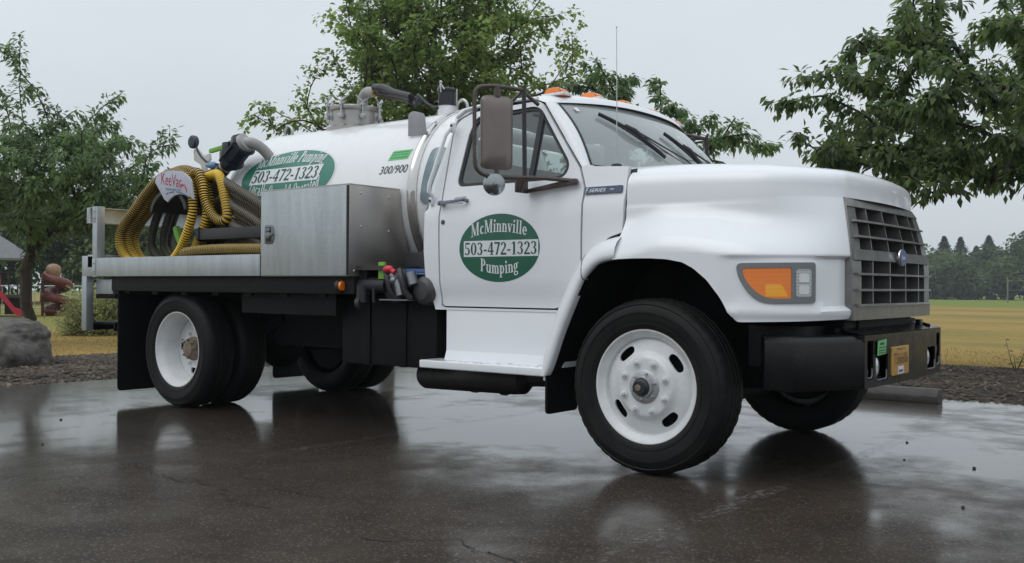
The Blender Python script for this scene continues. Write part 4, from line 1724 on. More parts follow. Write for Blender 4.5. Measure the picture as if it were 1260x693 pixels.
for near in (True, False):
    fl = not near
    sk = (0, .03, 0) if near else (0, -.03, 0)
    b = B()
    v, f = sheet(DOOR, side(0, near), h=.055, holes=[SEAL], skirt=sk, flip=fl)
    b.add(v, f)
    D_ = part(b, 'door', 'white', angle=40)
    b = B()
    v, f = sheet(SEAL, side(.010, near), h=.08, holes=[GLASS], skirt=sk, flip=fl)
    b.add(v, f)
    # vent window post
    s_ = side(.006, near)
    v, f = sheet([(-.925, 1.66), (-.890, 1.66), (-.868, 2.12), (-.905, 2.12)], s_, h=.08, skirt=sk, flip=fl)
    b.add(v, f)
    part(b, 'window_seal', 'seal', D_)
    b = B()
    v, f = sheet(GLASS, side(.020, near), h=.12, flip=fl)
    b.add(v, f)
    part(b, 'window_pane', 'glass', D_)
    b = B()
    v, f = sheet(BP, side(.002, near), h=.06, skirt=sk, flip=fl)
    b.add(v, f)
    part(b, 'cab_side', 'white', angle=40)
    b = B()
    v, f = sheet(COWL, side(.002, near), h=.06, skirt=sk, flip=fl)
    b.add(v, f)
    part(b, 'cowl_side', 'white', angle=40)
    b = B()
    v, f = sheet([(-1.66, .86), (-.60, .86), (-.45, 1.2), (-.17, 1.28), (-.17, 1.69), (-.55, 1.66), (-1.70, 1.66)], side(.034, near), h=.2, flip=fl)
    b.add(v, f)
    v, f = sheet([(-1.70, 1.66), (-1.51, 1.66), (-1.45, 2.13), (-1.55, 2.16)], side(.034, near), h=.2, flip=fl)
    b.add(v, f)
    part(b, 'door_jamb', 'gap')
    # drip rail
    e = [(-1.60, 2.05), (-1.585, 2.13), (-1.52, 2.172), (-1.44, 2.184), (-1.2, 2.192), (-1.0, 2.190), (-.93, 2.182), (-.885, 2.150), (-.70, 1.925), (-.535, 1.715)]
    b = B()
    p3 = [(x, (ys(z) - .006) if near else 2 * YC - ys(z) + .006, z) for x, z in e[1:7]]
    b.tube(p3, .011, 8)
    part(b, 'drip_rail', 'white')

# far/near door hardware (near side only is seen)
b = B()
b.prism(rpoly([(-1.585, 1.538), (-1.38, 1.556), (-1.375, 1.572), (-1.58, 1.562)], .006), 'y', .085, .103, bev=.003)
b.box(-1.60, .085, 1.535, -1.565, .130, 1.568, .008)
b.tube([(-1.385, .095, 1.563), (-1.385, .135, 1.563)], .012, 10)
H_ = part(b, 'door_handle', mat('dark_chrome_handle', (.22, .24, .28), .22, .9))
b = B()
v, f = sheet(rpoly([(-1.50, 1.560), (-1.40, 1.566), (-1.40, 1.592), (-1.50, 1.586)], .01), side(-.0012), h=.03)
b.add(v, f)
v, f = sheet(rpoly([(-1.555, 1.532), (-1.42, 1.540), (-1.42, 1.555), (-1.555, 1.55)], .006), side(-.0012), h=.03)
b.add(v, f)
part(b, 'handle_recess', mat('handle_recess_grey', (.40, .41, .45), .5), H_)
b = B()
b.lathe([(.001, -.004), (.014, -.003), (.016, 0), (.016, .01)], 'y', (-1.568, .107, 1.428), 20)
part(b, 'key_lock', mat('key_lock_metal', (.12, .12, .14), .3, .8))
b = B()   # folded side rail by the rear edge of the cab
b.tube([(-1.672, .128, 1.60), (-1.688, .100, 1.63), (-1.682, .100, 1.68), (-1.60, .165, 2.00), (-1.575, .19, 2.05)], .014, 8)
b.box(-1.70, .112, 1.545, -1.672, .135, 1.60, .006)
b.box(-1.585, .19, 2.02, -1.56, .225, 2.085, .006)
part(b, 'grab_rail', 'white')
b = B()
b.lathe([(.001, -.006), (.009, -.006), (.009, 0)], 'y', (-1.686, .112, 1.572), 10)
part(b, 'rail_bolt', 'ink')
b = B()
b.lathe([(.001, -.006), (.009, -.006), (.009, 0)], 'y', (-1.572, .19, 2.065), 10)
part(b, 'rail_bolt', 'ink')

# belt crease shadow line is geometry already; roof, pillars, windshield
def wsb(t):     # windshield base, t 0 near .. 1 far
    y = lerp(.240, 2 * YC - .240, t)
    s_ = abs(2 * t - 1)
    return Vector((lerp(-.27, -.514, s_ ** 2.3), y, lerp(1.700, 1.733, s_ ** 2)))


def wst(t):     # windshield top
    y = lerp(.340, 2 * YC - .340, t)
    s_ = abs(2 * t - 1)
    return Vector((lerp(-.70, -.824, s_ ** 2.5), y, lerp(2.190, 2.150, s_ ** 2.2)))


def wsp(t, v):
    p = wsb(t).lerp(wst(t), v)
    n_ = Vector((.70, 0, .62))
    return p + n_ * .035 * math.sin(PI * v)


v, f = grid(lambda a, c: wsp(lerp(.006, .994, a), lerp(.012, .985, c)), 30, 12)
b = B()
b.add(v, f)
part(b, 'windshield', 'windshield')
# rubber seal round the windshield
loop = [wsp(t, 0) for t in np.linspace(0, 1, 24)] + [wsp(1, v_) for v_ in np.linspace(.1, 1, 8)] + [wsp(t, 1) for t in np.linspace(.96, 0, 24)] + [wsp(0, v_) for v_ in np.linspace(.9, 0, 8)]
b = B()
b.tube(loop, .009, 8)
part(b, 'windshield_seal', 'seal')
# A pillars: from the door edge round to the glass
for near in (True, False):
    def pil(a, c):
        zz = lerp(1.716, 2.152, c)
        xx = lerp(-.535, -.880, c)
        p0 = Vector((xx + .006, ys(zz) + .002, zz))
        p1 = wsp(0.0, lerp(-.04, 1.02, c))
        m_ = (p0 + p1) / 2 + Vector((.028, -.030, .006))
        q = (1 - a) ** 2 * p0 + 2 * a * (1 - a) * m_ + a * a * p1
        if not near:
            q = Vector((q.x, 2 * YC - q.y, q.z))
        return q
    v, f = grid(pil, 9, 14)
    b = B()
    b.add(v, f if near else [q[::-1] for q in f])
    part(b, 'windshield_pillar', 'white')


def roof(u, v):
    e_ = abs(2 * v - 1)
    y = lerp(.278, 2 * YC - .278, v)
    fx = float(lerp(-.665, -.845, e_ ** 2.5))
    rx = lerp(-1.60, -1.56, e_ ** 4)
    x = lerp(rx, fx, u)
    crown = (1 - e_ ** 6) ** .5
    uu = 2 * u - 1
    cr2 = (1 - abs(uu) ** 9) ** .55
    edge_z = lerp(2.182, lerp(2.190, 2.150, e_ ** 2), sstep(.82, 1, u))
    edge_z = lerp(lerp(2.14, 2.15, e_), edge_z, sstep(0, .12, u))
    return (x, y, edge_z + (.050 + .014 * (1 - e_ ** 2)) * crown * cr2)


v, f = grid(roof, 40, 40)
b = B()
b.add(v, f)
part(b, 'roof', 'white', angle=60)
# header between roof lip and glass
v, f = grid(lambda a, c: wsp(a, lerp(1.0, 1.05, c)) + Vector((.004, 0, .004)), 30, 3)
b = B()
b.add(v, f)
part(b, 'roof_header', 'white')
# rear wall of the cab with its corners
def rear(a, c):
    z = lerp(.90, 2.15, c)
    x = float(np.interp(z, [.9, 1.25, 1.5, 1.68, 1.877, 2.03, 2.15], [-1.668, -1.735, -1.735, -1.714, -1.655, -1.61, -1.60]))
    y = lerp(ys(z) + .003, 2 * YC - ys(z) - .003, a)
    e_ = abs(2 * a - 1)
    return (x - .05 * (1 - e_ ** 8), y, z)


cells = grid(rear, 40, 24)
b = B()
keep = []
for q in cells[1]:
    c = sum((Vector(cells[0][i]) for i in q), Vector()) / 4
    if .55 < c.y < 1.77 and 1.66 < c.z < 2.02:
        continue
    keep.append(q)
b.add(cells[0], keep)
part(b, 'cab_rear', 'white')
b = B()
b.add([(-1.74, .55, 1.65), (-1.74, 1.77, 1.65), (-1.67, 1.77, 2.03), (-1.67, .55, 2.03)], [(0, 1, 2, 3)])
part(b, 'rear_window', 'glass')
# interior
b = B()
b.box(-1.64, .16, .93, -.70, 2.16, .97)
b.box(-.50, .19, 1.22, -.30, 2.13, 1.60)
b.box(-.74, .64, .80, -.70, 1.68, 1.25)
b.add([(-1.62, .2, 1.66), (-1.62, 2.12, 1.66), (-1.62, 2.12, 1.0), (-1.62, .2, 1.0)], [(0, 1, 2, 3)])
part(b, 'cab_floor', 'interior')
b = B()
b.box(-.66, .20, 1.42, -.42, 2.12, 1.66, .04)
b.box(-.70, 1.45, 1.44, -.60, 2.0, 1.70, .03)
part(b, 'dashboard', 'dash')
b = B()
b.box(-1.52, .22, 1.0, -1.02, 2.10, 1.36, .06)
b.box(-1.62, .22, 1.30, -1.46, 2.10, 1.86, .06)
for y in (.62, 1.70):
    b.box(-1.62, y - .13, 1.84, -1.52, y + .13, 2.02, .04)
part(b, 'bench_seat', 'seat')
b = B()
pts = []
for a in np.linspace(0, 2 * PI, 30):
    pts.append((-.86 + .16 * math.cos(a) * .45, 1.70 + .21 * math.sin(a), 1.66 + .21 * math.cos(a) * .85))
b.tube(pts, .014, 8)
b.tube([(-.86, 1.70, 1.66), (-.66, 1.70, 1.52)], .03, 8)
b.tube([(-.86, 1.50, 1.66), (-.86, 1.90, 1.66)], .014, 6)
part(b, 'steering_wheel', 'plastic')
b = B()
b.add([roof(0.03, .05), roof(.03, .95), roof(.97, .95), roof(.97, .05)], [(0, 1, 2, 3)])
b.v = [(x, y, z - .03) for x, y, z in b.v]
part(b, 'headliner', 'interior')

# inspection sticker on the glass
b = B()
b.add([wsp(.045, .83) + Vector((.006, -.004, .006)), wsp(.06, .83) + Vector((.006, -.004, .006)), wsp(.06, .90) + Vector((.006, -.004, .006)), wsp(.045, .90) + Vector((.006, -.004, .006))], [(0, 1, 2, 3)])
part(b, 'glass_sticker', 'vinylwhite')

# clearance lamps
for k, y in enumerate((.42, .79, 1.16, 1.53, 1.90)):
    x = -.895 + .03 * (1 - (abs(y - 1.16) / .74) ** 2)
    zr = roof(.86, (y - .278) / (2 * YC - .556))[2] + .006
    if k in (0, 4):
        zr -= .004
    b = B()
    b.prism(rpoly([(x - .075, zr - .01), (x + .085, zr - .015), (x + .06, zr + .028), (x + .02, zr + .045), (x - .055, zr + .040)], [0, 0, .015, .02, .02]), 'y', y - .042, y + .042, bev=.010)
    CLR = part(b, 'clearance_lamp', 'amber')
    b = B()
    b.box(x - .085, y - .05, zr - .012, x + .09, y + .05, zr + .006, .005)
    part(b, 'lamp_base', 'white', CLR)

# wipers
def wpt(t, v, off=.02):
    return wsp(t, v) + Vector((.70, -.05, .62)) * off


def wiper(t0, v0, t1, v1, ta, va, nm='wiper'):
    b = B()
    P0, P1 = wpt(t0, v0, .030), wpt(t1, v1, .030)
    n = 12
    line = [wpt(lerp(t0, t1, k / n), lerp(v0, v1, k / n), .028 + .006 * math.sin(PI * k / n)) for k in range(n + 1)]
    b.tube(line, .0085, 6)
    line2 = [wpt(lerp(t0, t1, k / n), lerp(v0, v1, k / n), .014) + Vector((.004, .003, .001)) for k in range(n + 1)]
    b.tube(line2, .006, 6)
    mid = wpt(lerp(t0, t1, .5), lerp(v0, v1, .5), .05)
    w_ = part(b, nm, 'plastic')
    b = B()
    b.tube([wpt(lerp(t0, t1, .36), lerp(v0, v1, .36), .04), mid, wpt(lerp(t0, t1, .64), lerp(v0, v1, .64), .04)], .013, 8)
    b.tube([mid, wpt(lerp(t0, ta, .5) * .5 + lerp(t1, ta, .5) * .5, lerp(lerp(v0, v1, .5), va, .55), .055), wpt(ta, va, .03)], [.007, .0045, .006], 8)
    b.tube([mid + Vector((0, .02, -.01)), wpt(ta + .03, va, .02)], .004, 6)
    part(b, 'wiper_arm', 'plastic', w_)


wiper(.12, .77, .32, .21, .62, -.08)
wiper(.44, .59, .60, .10, .97, -.08)

# antenna on the cowl
b = B()
b.lathe([(.001, .012), (.012, .010), (.03, .004), (.032, -.012)], 'z', (-.330, .230, 1.722), 16)
AN = part(b, 'antenna_base', 'plastic')
b = B()
b.tube([(-.330, .230, 1.73), (-.331, .231, 2.1), (-.338, .235, 2.52)], [.004, .003, .0022], 6)
b.ball((-.338, .235, 2.525), .005, 6)
part(b, 'mast', 'zinc', AN)

# cowl top and underside of the windshield
b = B()

# badge
b = B()
bm_ = lambda off: (lambda x, z: (x, ys(z) - off, z))
Q = [(-.483, 1.552), (-.231, 1.552), (-.231, 1.594), (-.483, 1.594)]
v, f = sheet(rpoly(Q, .008), bm_(.010), h=.04, skirt=(0, .012, 0))
b.add(v, f)
BD = part(b, 'model_badge', 'badge')
b = B()
mf = lambda u, w: (u, ys(w) - .0115, w)
decal_text(b, 'F', mf, -.476, -.458, 1.560, 1.588, shear=.25)
decal_text(b, 'SERIES', mf, -.452, -.338, 1.563, 1.583, shear=.25)
decal_text(b, '700', mf, -.312, -.282, 1.569, 1.578, shear=.2)
part(b, 'lettering', 'chrome', BD)

# door oval
def doormap(off):
    def fn(u, w, d=0):
        return (u, ys(w) - off - d, w)
    return fn


OD = (-1.104, 1.2535)
for near in (True,):
    b = B()
    v, f = sheet(ell(*OD, .318, .2115), doormap(.0015), h=.05)
    b.add(v, f)
    DO = part(b, 'oval_decal', 'green')
    b = B()
    v, f = sheet([(-1.384, 1.200), (-.797, 1.200), (-.797, 1.300), (-1.384, 1.300)], doormap(.0022), h=.05)
    b.add(v, f)
    part(b, 'number_panel', 'vinylwhite', DO)
    b = B()
    roman(b, '503-472-1323', doormap(.0030), -1.378, -.803, 1.2105, .079)
    part(b, 'lettering', 'inkgreen', DO)
    b = B()
    roman(b, 'McMinnville', doormap(.0024), -1.325, -.882, 1.322, .082, arch=.030, fan=.04)
    part(b, 'lettering', 'vinylwhite', DO)
    b = B()
    roman(b, 'Pumping', doormap(.0024), -1.25, -.945, 1.112, .080, arch=-.018, fan=-.03)
    part(b, 'lettering', 'vinylwhite', DO)

# white step well and running board
b = B()
b.prism([(.142, .862), (.142, .60), (.12, .538), (.55, .538), (.55, .862)], 'x', -1.562, -.62, bev=.004)
part(b, 'step_riser', 'white')
b = B()
b.box(-1.667, -.005, .490, -.672, .20, .541, .012, seg=3)
st_ = part(b, 'running_board', 'white')
b = B()
for k in range(70):
    x, y = rng.uniform(-1.63, -.75), rng.uniform(.01, .12)
    s_ = rng.uniform(.003, .012)
    b.add([(x - s_, y - s_ * .5, .5418), (x + s_, y - s_ * .4, .5418), (x + s_ * .6, y + s_ * .6, .5418), (x - s_ * .8, y + s_ * .5, .5418)], [(0, 1, 2, 3)])
tag(part(b, 'mud_specks', mat('dried_mud', (.20, .18, .16), .8), st_), kind='stuff')

# ------------------------------------------------------------------ tilt hood
PF = [(-.2, -.02), (.2, -.028), (.45, -.015), (.62, .035), (.77, .13), (.87, .25), (.93, .37), (.955, .455)]
pc = catmull([(p[0], p[1], 0) for p in PF], 40)
pa = np.array([(p.x, p.y) for p in pc])
sl = np.r_[0, np.cumsum(np.linalg.norm(np.diff(pa, axis=0), axis=1))]
SLEN = sl[-1]
PH = catmull([(-.2, .128, 0), (.1, .150, 0), (.35, .175, 0), (.58, .205, 0), (.74, .252, 0), (.85, .315, 0), (.918, .385, 0), (.950, .455, 0)], 40)
ph = np.array([(p.x, p.y) for p in PH])
hl = np.r_[0, np.cumsum(np.linalg.norm(np.diff(ph, axis=0), axis=1))]


def PFs(s):
    return np.array([np.interp(s, sl, pa[:, 0]), np.interp(s, sl, pa[:, 1])])


def PHs(t):
    q = t * hl[-1]
    return np.array([np.interp(q, hl, ph[:, 0]), np.interp(q, hl, ph[:, 1])])


ZSH = 1.500


def rec(z):
    """the nose leans back towards the hood top"""
    return .066 * max(0, (z - 1.12) / .36) ** 1.5


def nar(z):
    """and narrows a little"""
    return .085 * max(0, (z - 1.12) / .36) ** 1.5


def lampzone(s, z):
    """shallow recess round the lamps, open to the grille side"""
    return sstep(.62, .72, s + .22 * sstep(1.05, .93, z) * 0) * sstep(1.185, 1.165, z) * sstep(.905, .925, z)


def hoodside(s, z, off=0.0):
    t = s / SLEN
    zf = lerp(1.305, 1.36, sstep(0, .22, t)) - .075 * sstep(.2, .8, t)
    k = sstep(zf - .15, zf + .12, z)
    p = PFs(s) * (1 - k) + PHs(t) * k
    # fender crown rolls in towards the top
    p0 = PFs(max(0, s - .01))
    p1 = PFs(min(SLEN, s + .01))
    d = (p1 - p0)
    d = d / (np.linalg.norm(d) + 1e-9)
    nrm = np.array([d[1], -d[0]])       # outward
    ins = (.012 + .020 * sstep(1.10, 1.25, s)) * lampzone(s, z) + .012 * sstep(.885, .855, z)
    belt = .006 * (sstep(1.455, 1.48, z)) * (1 - sstep(.35, .75, t))
    p = p - nrm * (ins + belt + off)
    return Vector((p[0] - rec(z) * sstep(.55, 1.0, t), p[1] + nar(z) * sstep(.55, 1.0, t), z))


ARCH_IN = [(.525, .846), (.485, .888), (.445, .965), (.376, 1.053), (.30, 1.115), (.235, 1.148), (.14, 1.165), (.04, 1.171), (-.06, 1.172), (-.164, 1.169)]


def s_of_x(x):
    i = int(np.argmin(abs(pa[:120, 0] - x) if x < .8 else abs(pa[:, 0] - x)))
    return float(np.interp(x, pa[:220, 0], sl[:220]))


ab = [(s_of_x(x), z) for x, z in ARCH_IN[::-1]]
ab = [(0, 1.168)] + [p for p in ab if p[0] > .06] + [(.742, .841), (1.05, .848), (SLEN, .858)]
AB = np.array(ab)


def zbot(s):
    return float(np.interp(s, AB[:, 0], AB[:, 1]))


SCOL = np.linspace(0, SLEN, 88)
FR = [0, .03, .07, .13, .20, .30, .42, .55, .68, .78, .86, .895, .925, .945, .965, .985]
ZUP = list(np.linspace(1.2, 1.455, 14)) + [1.462, 1.470, 1.48, 1.49, ZSH]
CR = [math.sin(t * PI / 2) for t in np.linspace(0, 1, 22)][1:]
NN = 14


def hcol(i):
    """one column of the near half: list of points from the lower edge up to the spine"""
    if i < len(SCOL):
        s = SCOL[i]
        zb_ = zbot(s)
        pts = [hoodside(s, zb_ + f_ * (1.2 - zb_)) for f_ in FR] + [hoodside(s, z) for z in ZUP]
        rim = pts[-1]
        t = s / SLEN
        sx = lerp(-.2, .70, t)
        ex = lerp(.47, .42, t)
    else:
        q = (i - len(SCOL) + 1) / NN
        rim = Vector((hoodside(SLEN, ZSH).x + .045 * math.sin(q * PI / 2), lerp(hoodside(SLEN, ZSH).y, YC, q), ZSH))
        pts = [None] * (len(FR) + len(ZUP) - 1) + [rim]
        sx = .70
        ex = .42
    zt = lerp(1.752, 1.668, sstep(-.2, .9, sx))
    for c in CR:
        an = math.asin(min(1, c))
        w = 1 - max(0, math.cos(an)) ** .62
        h_ = math.sin(an) ** ex
        pts.append(Vector((lerp(rim.x, sx, w), lerp(rim.y, YC, w), lerp(ZSH, zt, h_))))
    return pts


ncol = len(SCOL) + NN
cols = [hcol(i) for i in range(ncol)]
R = len(cols[0])
b = B()
idx = {}


def vid(p):
    k = (round(p[0], 5), round(p[1], 5), round(p[2], 5))
    if k not in idx:
        idx[k] = len(b.v)
        b.v.append(tuple(p))
    return idx[k]


for half in (0, 1):
    C2 = cols if not half else [[None if p is None else Vector((p.x, 2 * YC - p.y, p.z)) for p in c] for c in cols]
    for i in range(ncol - 1):
        for j in range(R - 1):
            q = [C2[i][j], C2[i + 1][j], C2[i + 1][j + 1], C2[i][j + 1]]
            if any(p is None for p in q):
                continue
            ids = []
            for p in q:
                k = vid(p)
                if k not in ids:
                    ids.append(k)
            if len(ids) > 2:
                b.f.append(tuple(ids[::-1] if half else ids))
                b.m.append(0)
    # folded inner lip along the wheel opening, the lower front and the rear edge
    for i in range(len(SCOL) - 1):
        p, q = C2[i][0], C2[i + 1][0]
        o = Vector((-.004, .035 if not half else -.035, .004))
        ids = [vid(p), vid(q), vid(q + o), vid(p + o)]
        b.f.append(tuple(ids if half else ids[::-1]))
        b.m.append(0)
    for j in range(R - 1):
        p, q = C2[0][j], C2[0][j + 1]
        o = Vector((0, .03 if not half else -.03, -.02 if j > len(FR) + len(ZUP) else 0))
        ids = [vid(p), vid(q), vid(q + o), vid(p + o)]
        if len(set(ids)) == 4:
            b.f.append(tuple(ids if not half else ids[::-1]))
            b.m.append(0)
HD = part(b, 'hood', 'white', angle=42)

# cowl top: from the foot of the windshield to the rear edge of the hood
rl = [p for p in cols[0][len(FR) + len(ZUP) - 1:] if p.z > 1.685]
rl = rl + [Vector((p.x, 2 * YC - p.y, p.z)) for p in rl[::-1][1:]]
ry = [p.y for p in rl]
rz = [p.z for p in rl]


def cowl(a, c):
    p = wsb(a)
    y = lerp(ry[0], ry[-1], a)
    q = Vector((-.197, y, float(np.interp(y, ry, rz)) - .003))
    r_ = p.lerp(q, c)
    return r_ + Vector((0, 0, -.004 * (1 - c)))


v, f = grid(cowl, 40, 5)
b = B()
b.add(v, f)
part(b, 'cowl_top', 'white')

# flares round the wheel openings: separate rear leg that stays with the cab
FO = [(-.185, 1.315), (-.308, 1.290), (-.401, 1.249), (-.489, 1.147), (-.568, 1.02), (-.640, .862), (-.700, .668), (-.725, .50)]
FI = [(-.185, 1.169), (-.300, 1.143), (-.388, 1.062), (-.459, .928), (-.542, .75), (-.600, .60), (-.627, .536), (-.650, .496)]
FOc = catmull([(p[0], 0, p[1]) for p in FO], 6)
FIc = catmull([(p[0], 0, p[1]) for p in FI], 6)
for near in (True, False):
    def fl(a, c):
        q = a * (len(FOc) - 1)
        i = min(int(q), len(FOc) - 2)
        o = FOc[i].lerp(FOc[i + 1], q - i)
        n_ = FIc[i].lerp(FIc[i + 1], q - i)
        prof = [(0, .125), (.06, .085), (.18, .040), (.34, .006), (.55, -.016), (.8, -.026), (.93, -.022), (1.0, -.012), (1.0, .03)]
        cc = c * (len(prof) - 1)
        k = min(int(cc), len(prof) - 2)
        t = lerp(prof[k][0], prof[k + 1][0], cc - k)
        y = lerp(prof[k][1], prof[k + 1][1], cc - k)
        p = o.lerp(n_, t)
        return (p.x, y if near else 2 * YC - y, p.z)
    v, f = grid(fl, 43, 9)
    b = B()
    b.add(v, f if not near else [q[::-1] for q in f])
    FLR = part(b, 'fender_flare', 'white', angle=50)
    b = B()
    b.tube([Vector(fl(.33 - .04 * c_, c_)) + Vector((0, -.0005 if near else .0005, 0)) for c_ in np.linspace(.05, .96, 16)], .0028, 6)
    part(b, 'panel_seam', 'gap', FLR)
    # wheel-well liner
    lin = [(.52, .846), (.47, .92), (.376, 1.053), (.235, 1.15), (.04, 1.175), (-.164, 1.17), (-.30, 1.14), (-.39, 1.06), (-.46, .93), (-.545, .75), (-.65, .50)]
    V, F = [], []
    for x, z in lin:
        for y in (.0, .35, .60):
            V.append((x, y if near else 2 * YC - y, z))
    for i in range(len(lin) - 1):
        for k in range(2):
            q = (i * 3 + k, i * 3 + k + 1, (i + 1) * 3 + k + 1, (i + 1) * 3 + k)
            F.append(q)
    b = B()
    b.add(V, F)
    yy = .60 if near else 2 * YC - .60
    b.add([(x, yy, z) for x, z in lin] + [(-.65, yy, .45), (.52, yy, .45)], [tuple(range(len(lin) + 2))])
    part(b, 'wheel_liner', 'black')
    b = B()
    y0, y1 = (-.015, .30) if near else (2 * YC - .30, 2 * YC + .015)
    b.prism(rpoly([(y0, .50), (y1, .50), (y1, .275), (y0, .275)], [0, 0, .03, .03]), 'x', -.655, -.640)
    part(b, 'front_mudflap', 'flap')
    b = B()
    b.box(-.672, y0 + .005, .470, -.655, y0 + .03, .535, .002)
    part(b, 'flap_bracket', 'vinylwhite')

# hood rear lip seam filler and lower nose valance
b = B()
b.box(.50, .20, .60, .82, 2.12, .825, .02)
b.box(.60, .52, .70, .90, 1.72, .848, .02)
b.box(.80, .70, .68, .915, 1.55, .855, .01)
part(b, 'nose_valance', 'black')

# lamps on the fender corner
def lampmap(off):
    return lambda s, z: hoodside(s, z, off)


BEZ = rpoly([(.728, 1.141), (1.140, 1.147), (1.140, .940), (.865, .936), (.790, .985), (.738, 1.075)], [.03, .02, .02, .06, .06, .03], 5)
AMB = rpoly([(.757, 1.116), (1.005, 1.120), (1.005, .964), (.880, .962), (.815, 1.005), (.768, 1.065)], [.02, .008, .008, .05, .05, .03], 5)
CLE = rpoly([(1.028, 1.112), (1.112, 1.112), (1.112, .970), (1.028, .970)], .018, 5)
for near in (True, False):
    mp = lambda off: (lampmap(off) if near else (lambda s, z: (lambda q: Vector((q.x, 2 * YC - q.y, q.z)))(hoodside(s, z, off))))
    sk = (-.015, .02, 0) if near else (-.015, -.02, 0)
    b = B()
    v, f = sheet(BEZ, mp(-.010), h=.03, holes=[AMB, CLE], skirt=sk, flip=not near)
    b.add(v, f)
    BZ = part(b, 'headlamp_bezel', 'greyplastic', angle=30)
    b = B()
    v, f = sheet(AMB, mp(-.006), h=.025, flip=not near)
    b.add(v, f)
    part(b, 'turn_signal', 'amber', BZ)
    b = B()
    v, f = sheet(rpoly([(.875, 1.035), (.955, 1.035), (.985, .985), (.985, .972), (.875, .972)], .008), mp(-.0068), h=.025, flip=not near)
    b.add(v, f)
    part(b, 'signal_reflector', 'amberhot', BZ)
    b = B()
    v, f = sheet(CLE, mp(-.012), h=.02, skirt=sk, flip=not near)
    b.add(v, f)
    part(b, 'headlamp', 'clear', BZ)
    b = B()
    for z0, z1 in ((.985, 1.030), (1.045, 1.09)):
        v, f = sheet(rpoly([(1.042, z0), (1.098, z0), (1.098, z1), (1.042, z1)], .012), mp(-.0135), h=.02, flip=not near)
        b.add(v, f)
    part(b, 'lamp_bulb', 'reflector', BZ)

# ---- grille
GX = .955
gy0, gy1 = .455, 2 * YC - .455


def gx(y):
    return GX + .018 * (1 - ((y - YC) / .705) ** 2)


def gbox(b, y0, y1, z0, z1, d0, d1, m=0, n=1, top=0.0):
    """bar following the bow of the grille; d0/d1 depth behind/ahead of the face; top = forward lean of the upper edge"""
    ysl = np.linspace(y0, y1, n + 1)
    V, F = [], []
    for y in ysl:
        ya, yb_ = (YC + (y - YC) * (1 - nar(z) / .705) for z in (z0, z1))
        V += [(gx(y) + d1 - rec(z0), ya, z0), (gx(y) + d1 - top - rec(z1), yb_, z1), (gx(y) + d0 - rec(z1), yb_, z1), (gx(y) + d0 - rec(z0), ya, z0)]
    for i in range(n):
        for k in range(4):
            a, c = i * 4 + k, i * 4 + (k + 1) % 4
            F.append((a, a + 4, c + 4, c))
    F.append((0, 1, 2, 3))
    o = n * 4
    F.append((o + 3, o + 2, o + 1, o))
    b.add(V, F, m)


b = B()
gbox(b, gy0, gy1, 1.452, 1.500, -.10, .014, n=16, top=.016)
gbox(b, gy0, gy1, .850, .925, -.10, .012, n=16)
[gbox(b, gy0, gy0 + .125, .925 + k * .0659, .925 + (k + 1) * .0659, -.10, .006, n=4) for k in range(8)]
[gbox(b, gy1 - .125, gy1, .925 + k * .0659, .925 + (k + 1) * .0659, -.10, .006, n=4) for k in range(8)]
GR = part(b, 'grille', 'grille')
for z in (1.375, 1.291, 1.092, 1.008):
    b = B()
    gbox(b, gy0 + .04, gy1 - .04, z - .006, z + .006, -.09, .030, n=16, top=.004)
    part(b, 'grille_bar', 'grille', GR)
b = B()
gbox(b, gy0 + .02, gy1 - .02, 1.165, 1.222, -.09, .022, n=16, top=.012)
part(b, 'grille_bar', 'grille', GR)
b = B()
gbox(b, gy0 + .04, gy1 - .04, .922, .934, -.09, .028, n=16, top=.004)
part(b, 'grille_bar', 'grille', GR)
for y in (.60, .735, .87, 1.015, 1.16, 1.305, 1.45, 1.585, 1.72)[1::2]:
    for z0, z1 in ((.934, 1.165), (1.222, 1.30), (1.30, 1.38), (1.38, 1.452)):
        b = B()
        gbox(b, y - .007, y + .007, z0, z1, -.09, .012)
        part(b, 'grille_divider', 'grille', GR)
b = B()
b.add([(GX - .10, gy0, .86), (GX - .10, gy1, .86), (GX - .15, gy1, 1.48), (GX - .15, gy0, 1.48)], [(0, 1, 2, 3)])
part(b, 'radiator_screen', 'black', GR)
b = B()
oc = lambda r, k: [(YC + r * 1.35 * math.cos(2 * PI * i / 36), 1.193 + r * math.sin(2 * PI * i / 36)) for i in range(36)]
b.prism(oc(.049, 0), 'x', gx(YC) + .018, gx(YC) + .036, bev=.004)
b.prism(oc(.045, 0), 'x', gx(YC) + .036, gx(YC) + .0385, m=1)
GB = part(b, 'oval_badge', ['chrome', 'blue'], GR)
b = B()
decal_text(b, 'Ford', lambda u, w: (gx(YC) + .0395, u, w), YC - .032, YC + .032, 1.181, 1.205, shear=.3)
part(b, 'lettering', 'chrome', GR)

# ---- bumper
LIN = mat('bumper_liner', (.05, .05, .055), .4, .3)
def bumper_plan():
    near = [(.655, .065), (.80, .020), (.845, .055), (1.000, .385), (1.030, .445), (1.040, .52)]
    far = [(x, 2 * YC - y) for x, y in near][::-1]
    return near[:], far


nearP, farP = bumper_plan()
plan = nearP + [(1.048, YC)] + farP
zb, zt = .500, .775


def zlow(i, y):
    return .495 + .0 * y


inner = [(x - .10 if abs(y - YC) < .75 else x + .0, y + (.06 if y < YC else -.06) if abs(y - YC) >= .75 else y) for x, y in plan]
holes = [(.545, .690, .545, .755), (.600, .785, .530, .665) , (1.32, 1.47, .530, .665), (1.62, 1.77, .545, .755)]
HO = [(.480, .565, .545, .745), (.600, .785, .528, .668), (1.535, 1.720, .528, .668), (1.755, 1.840, .545, .745)]
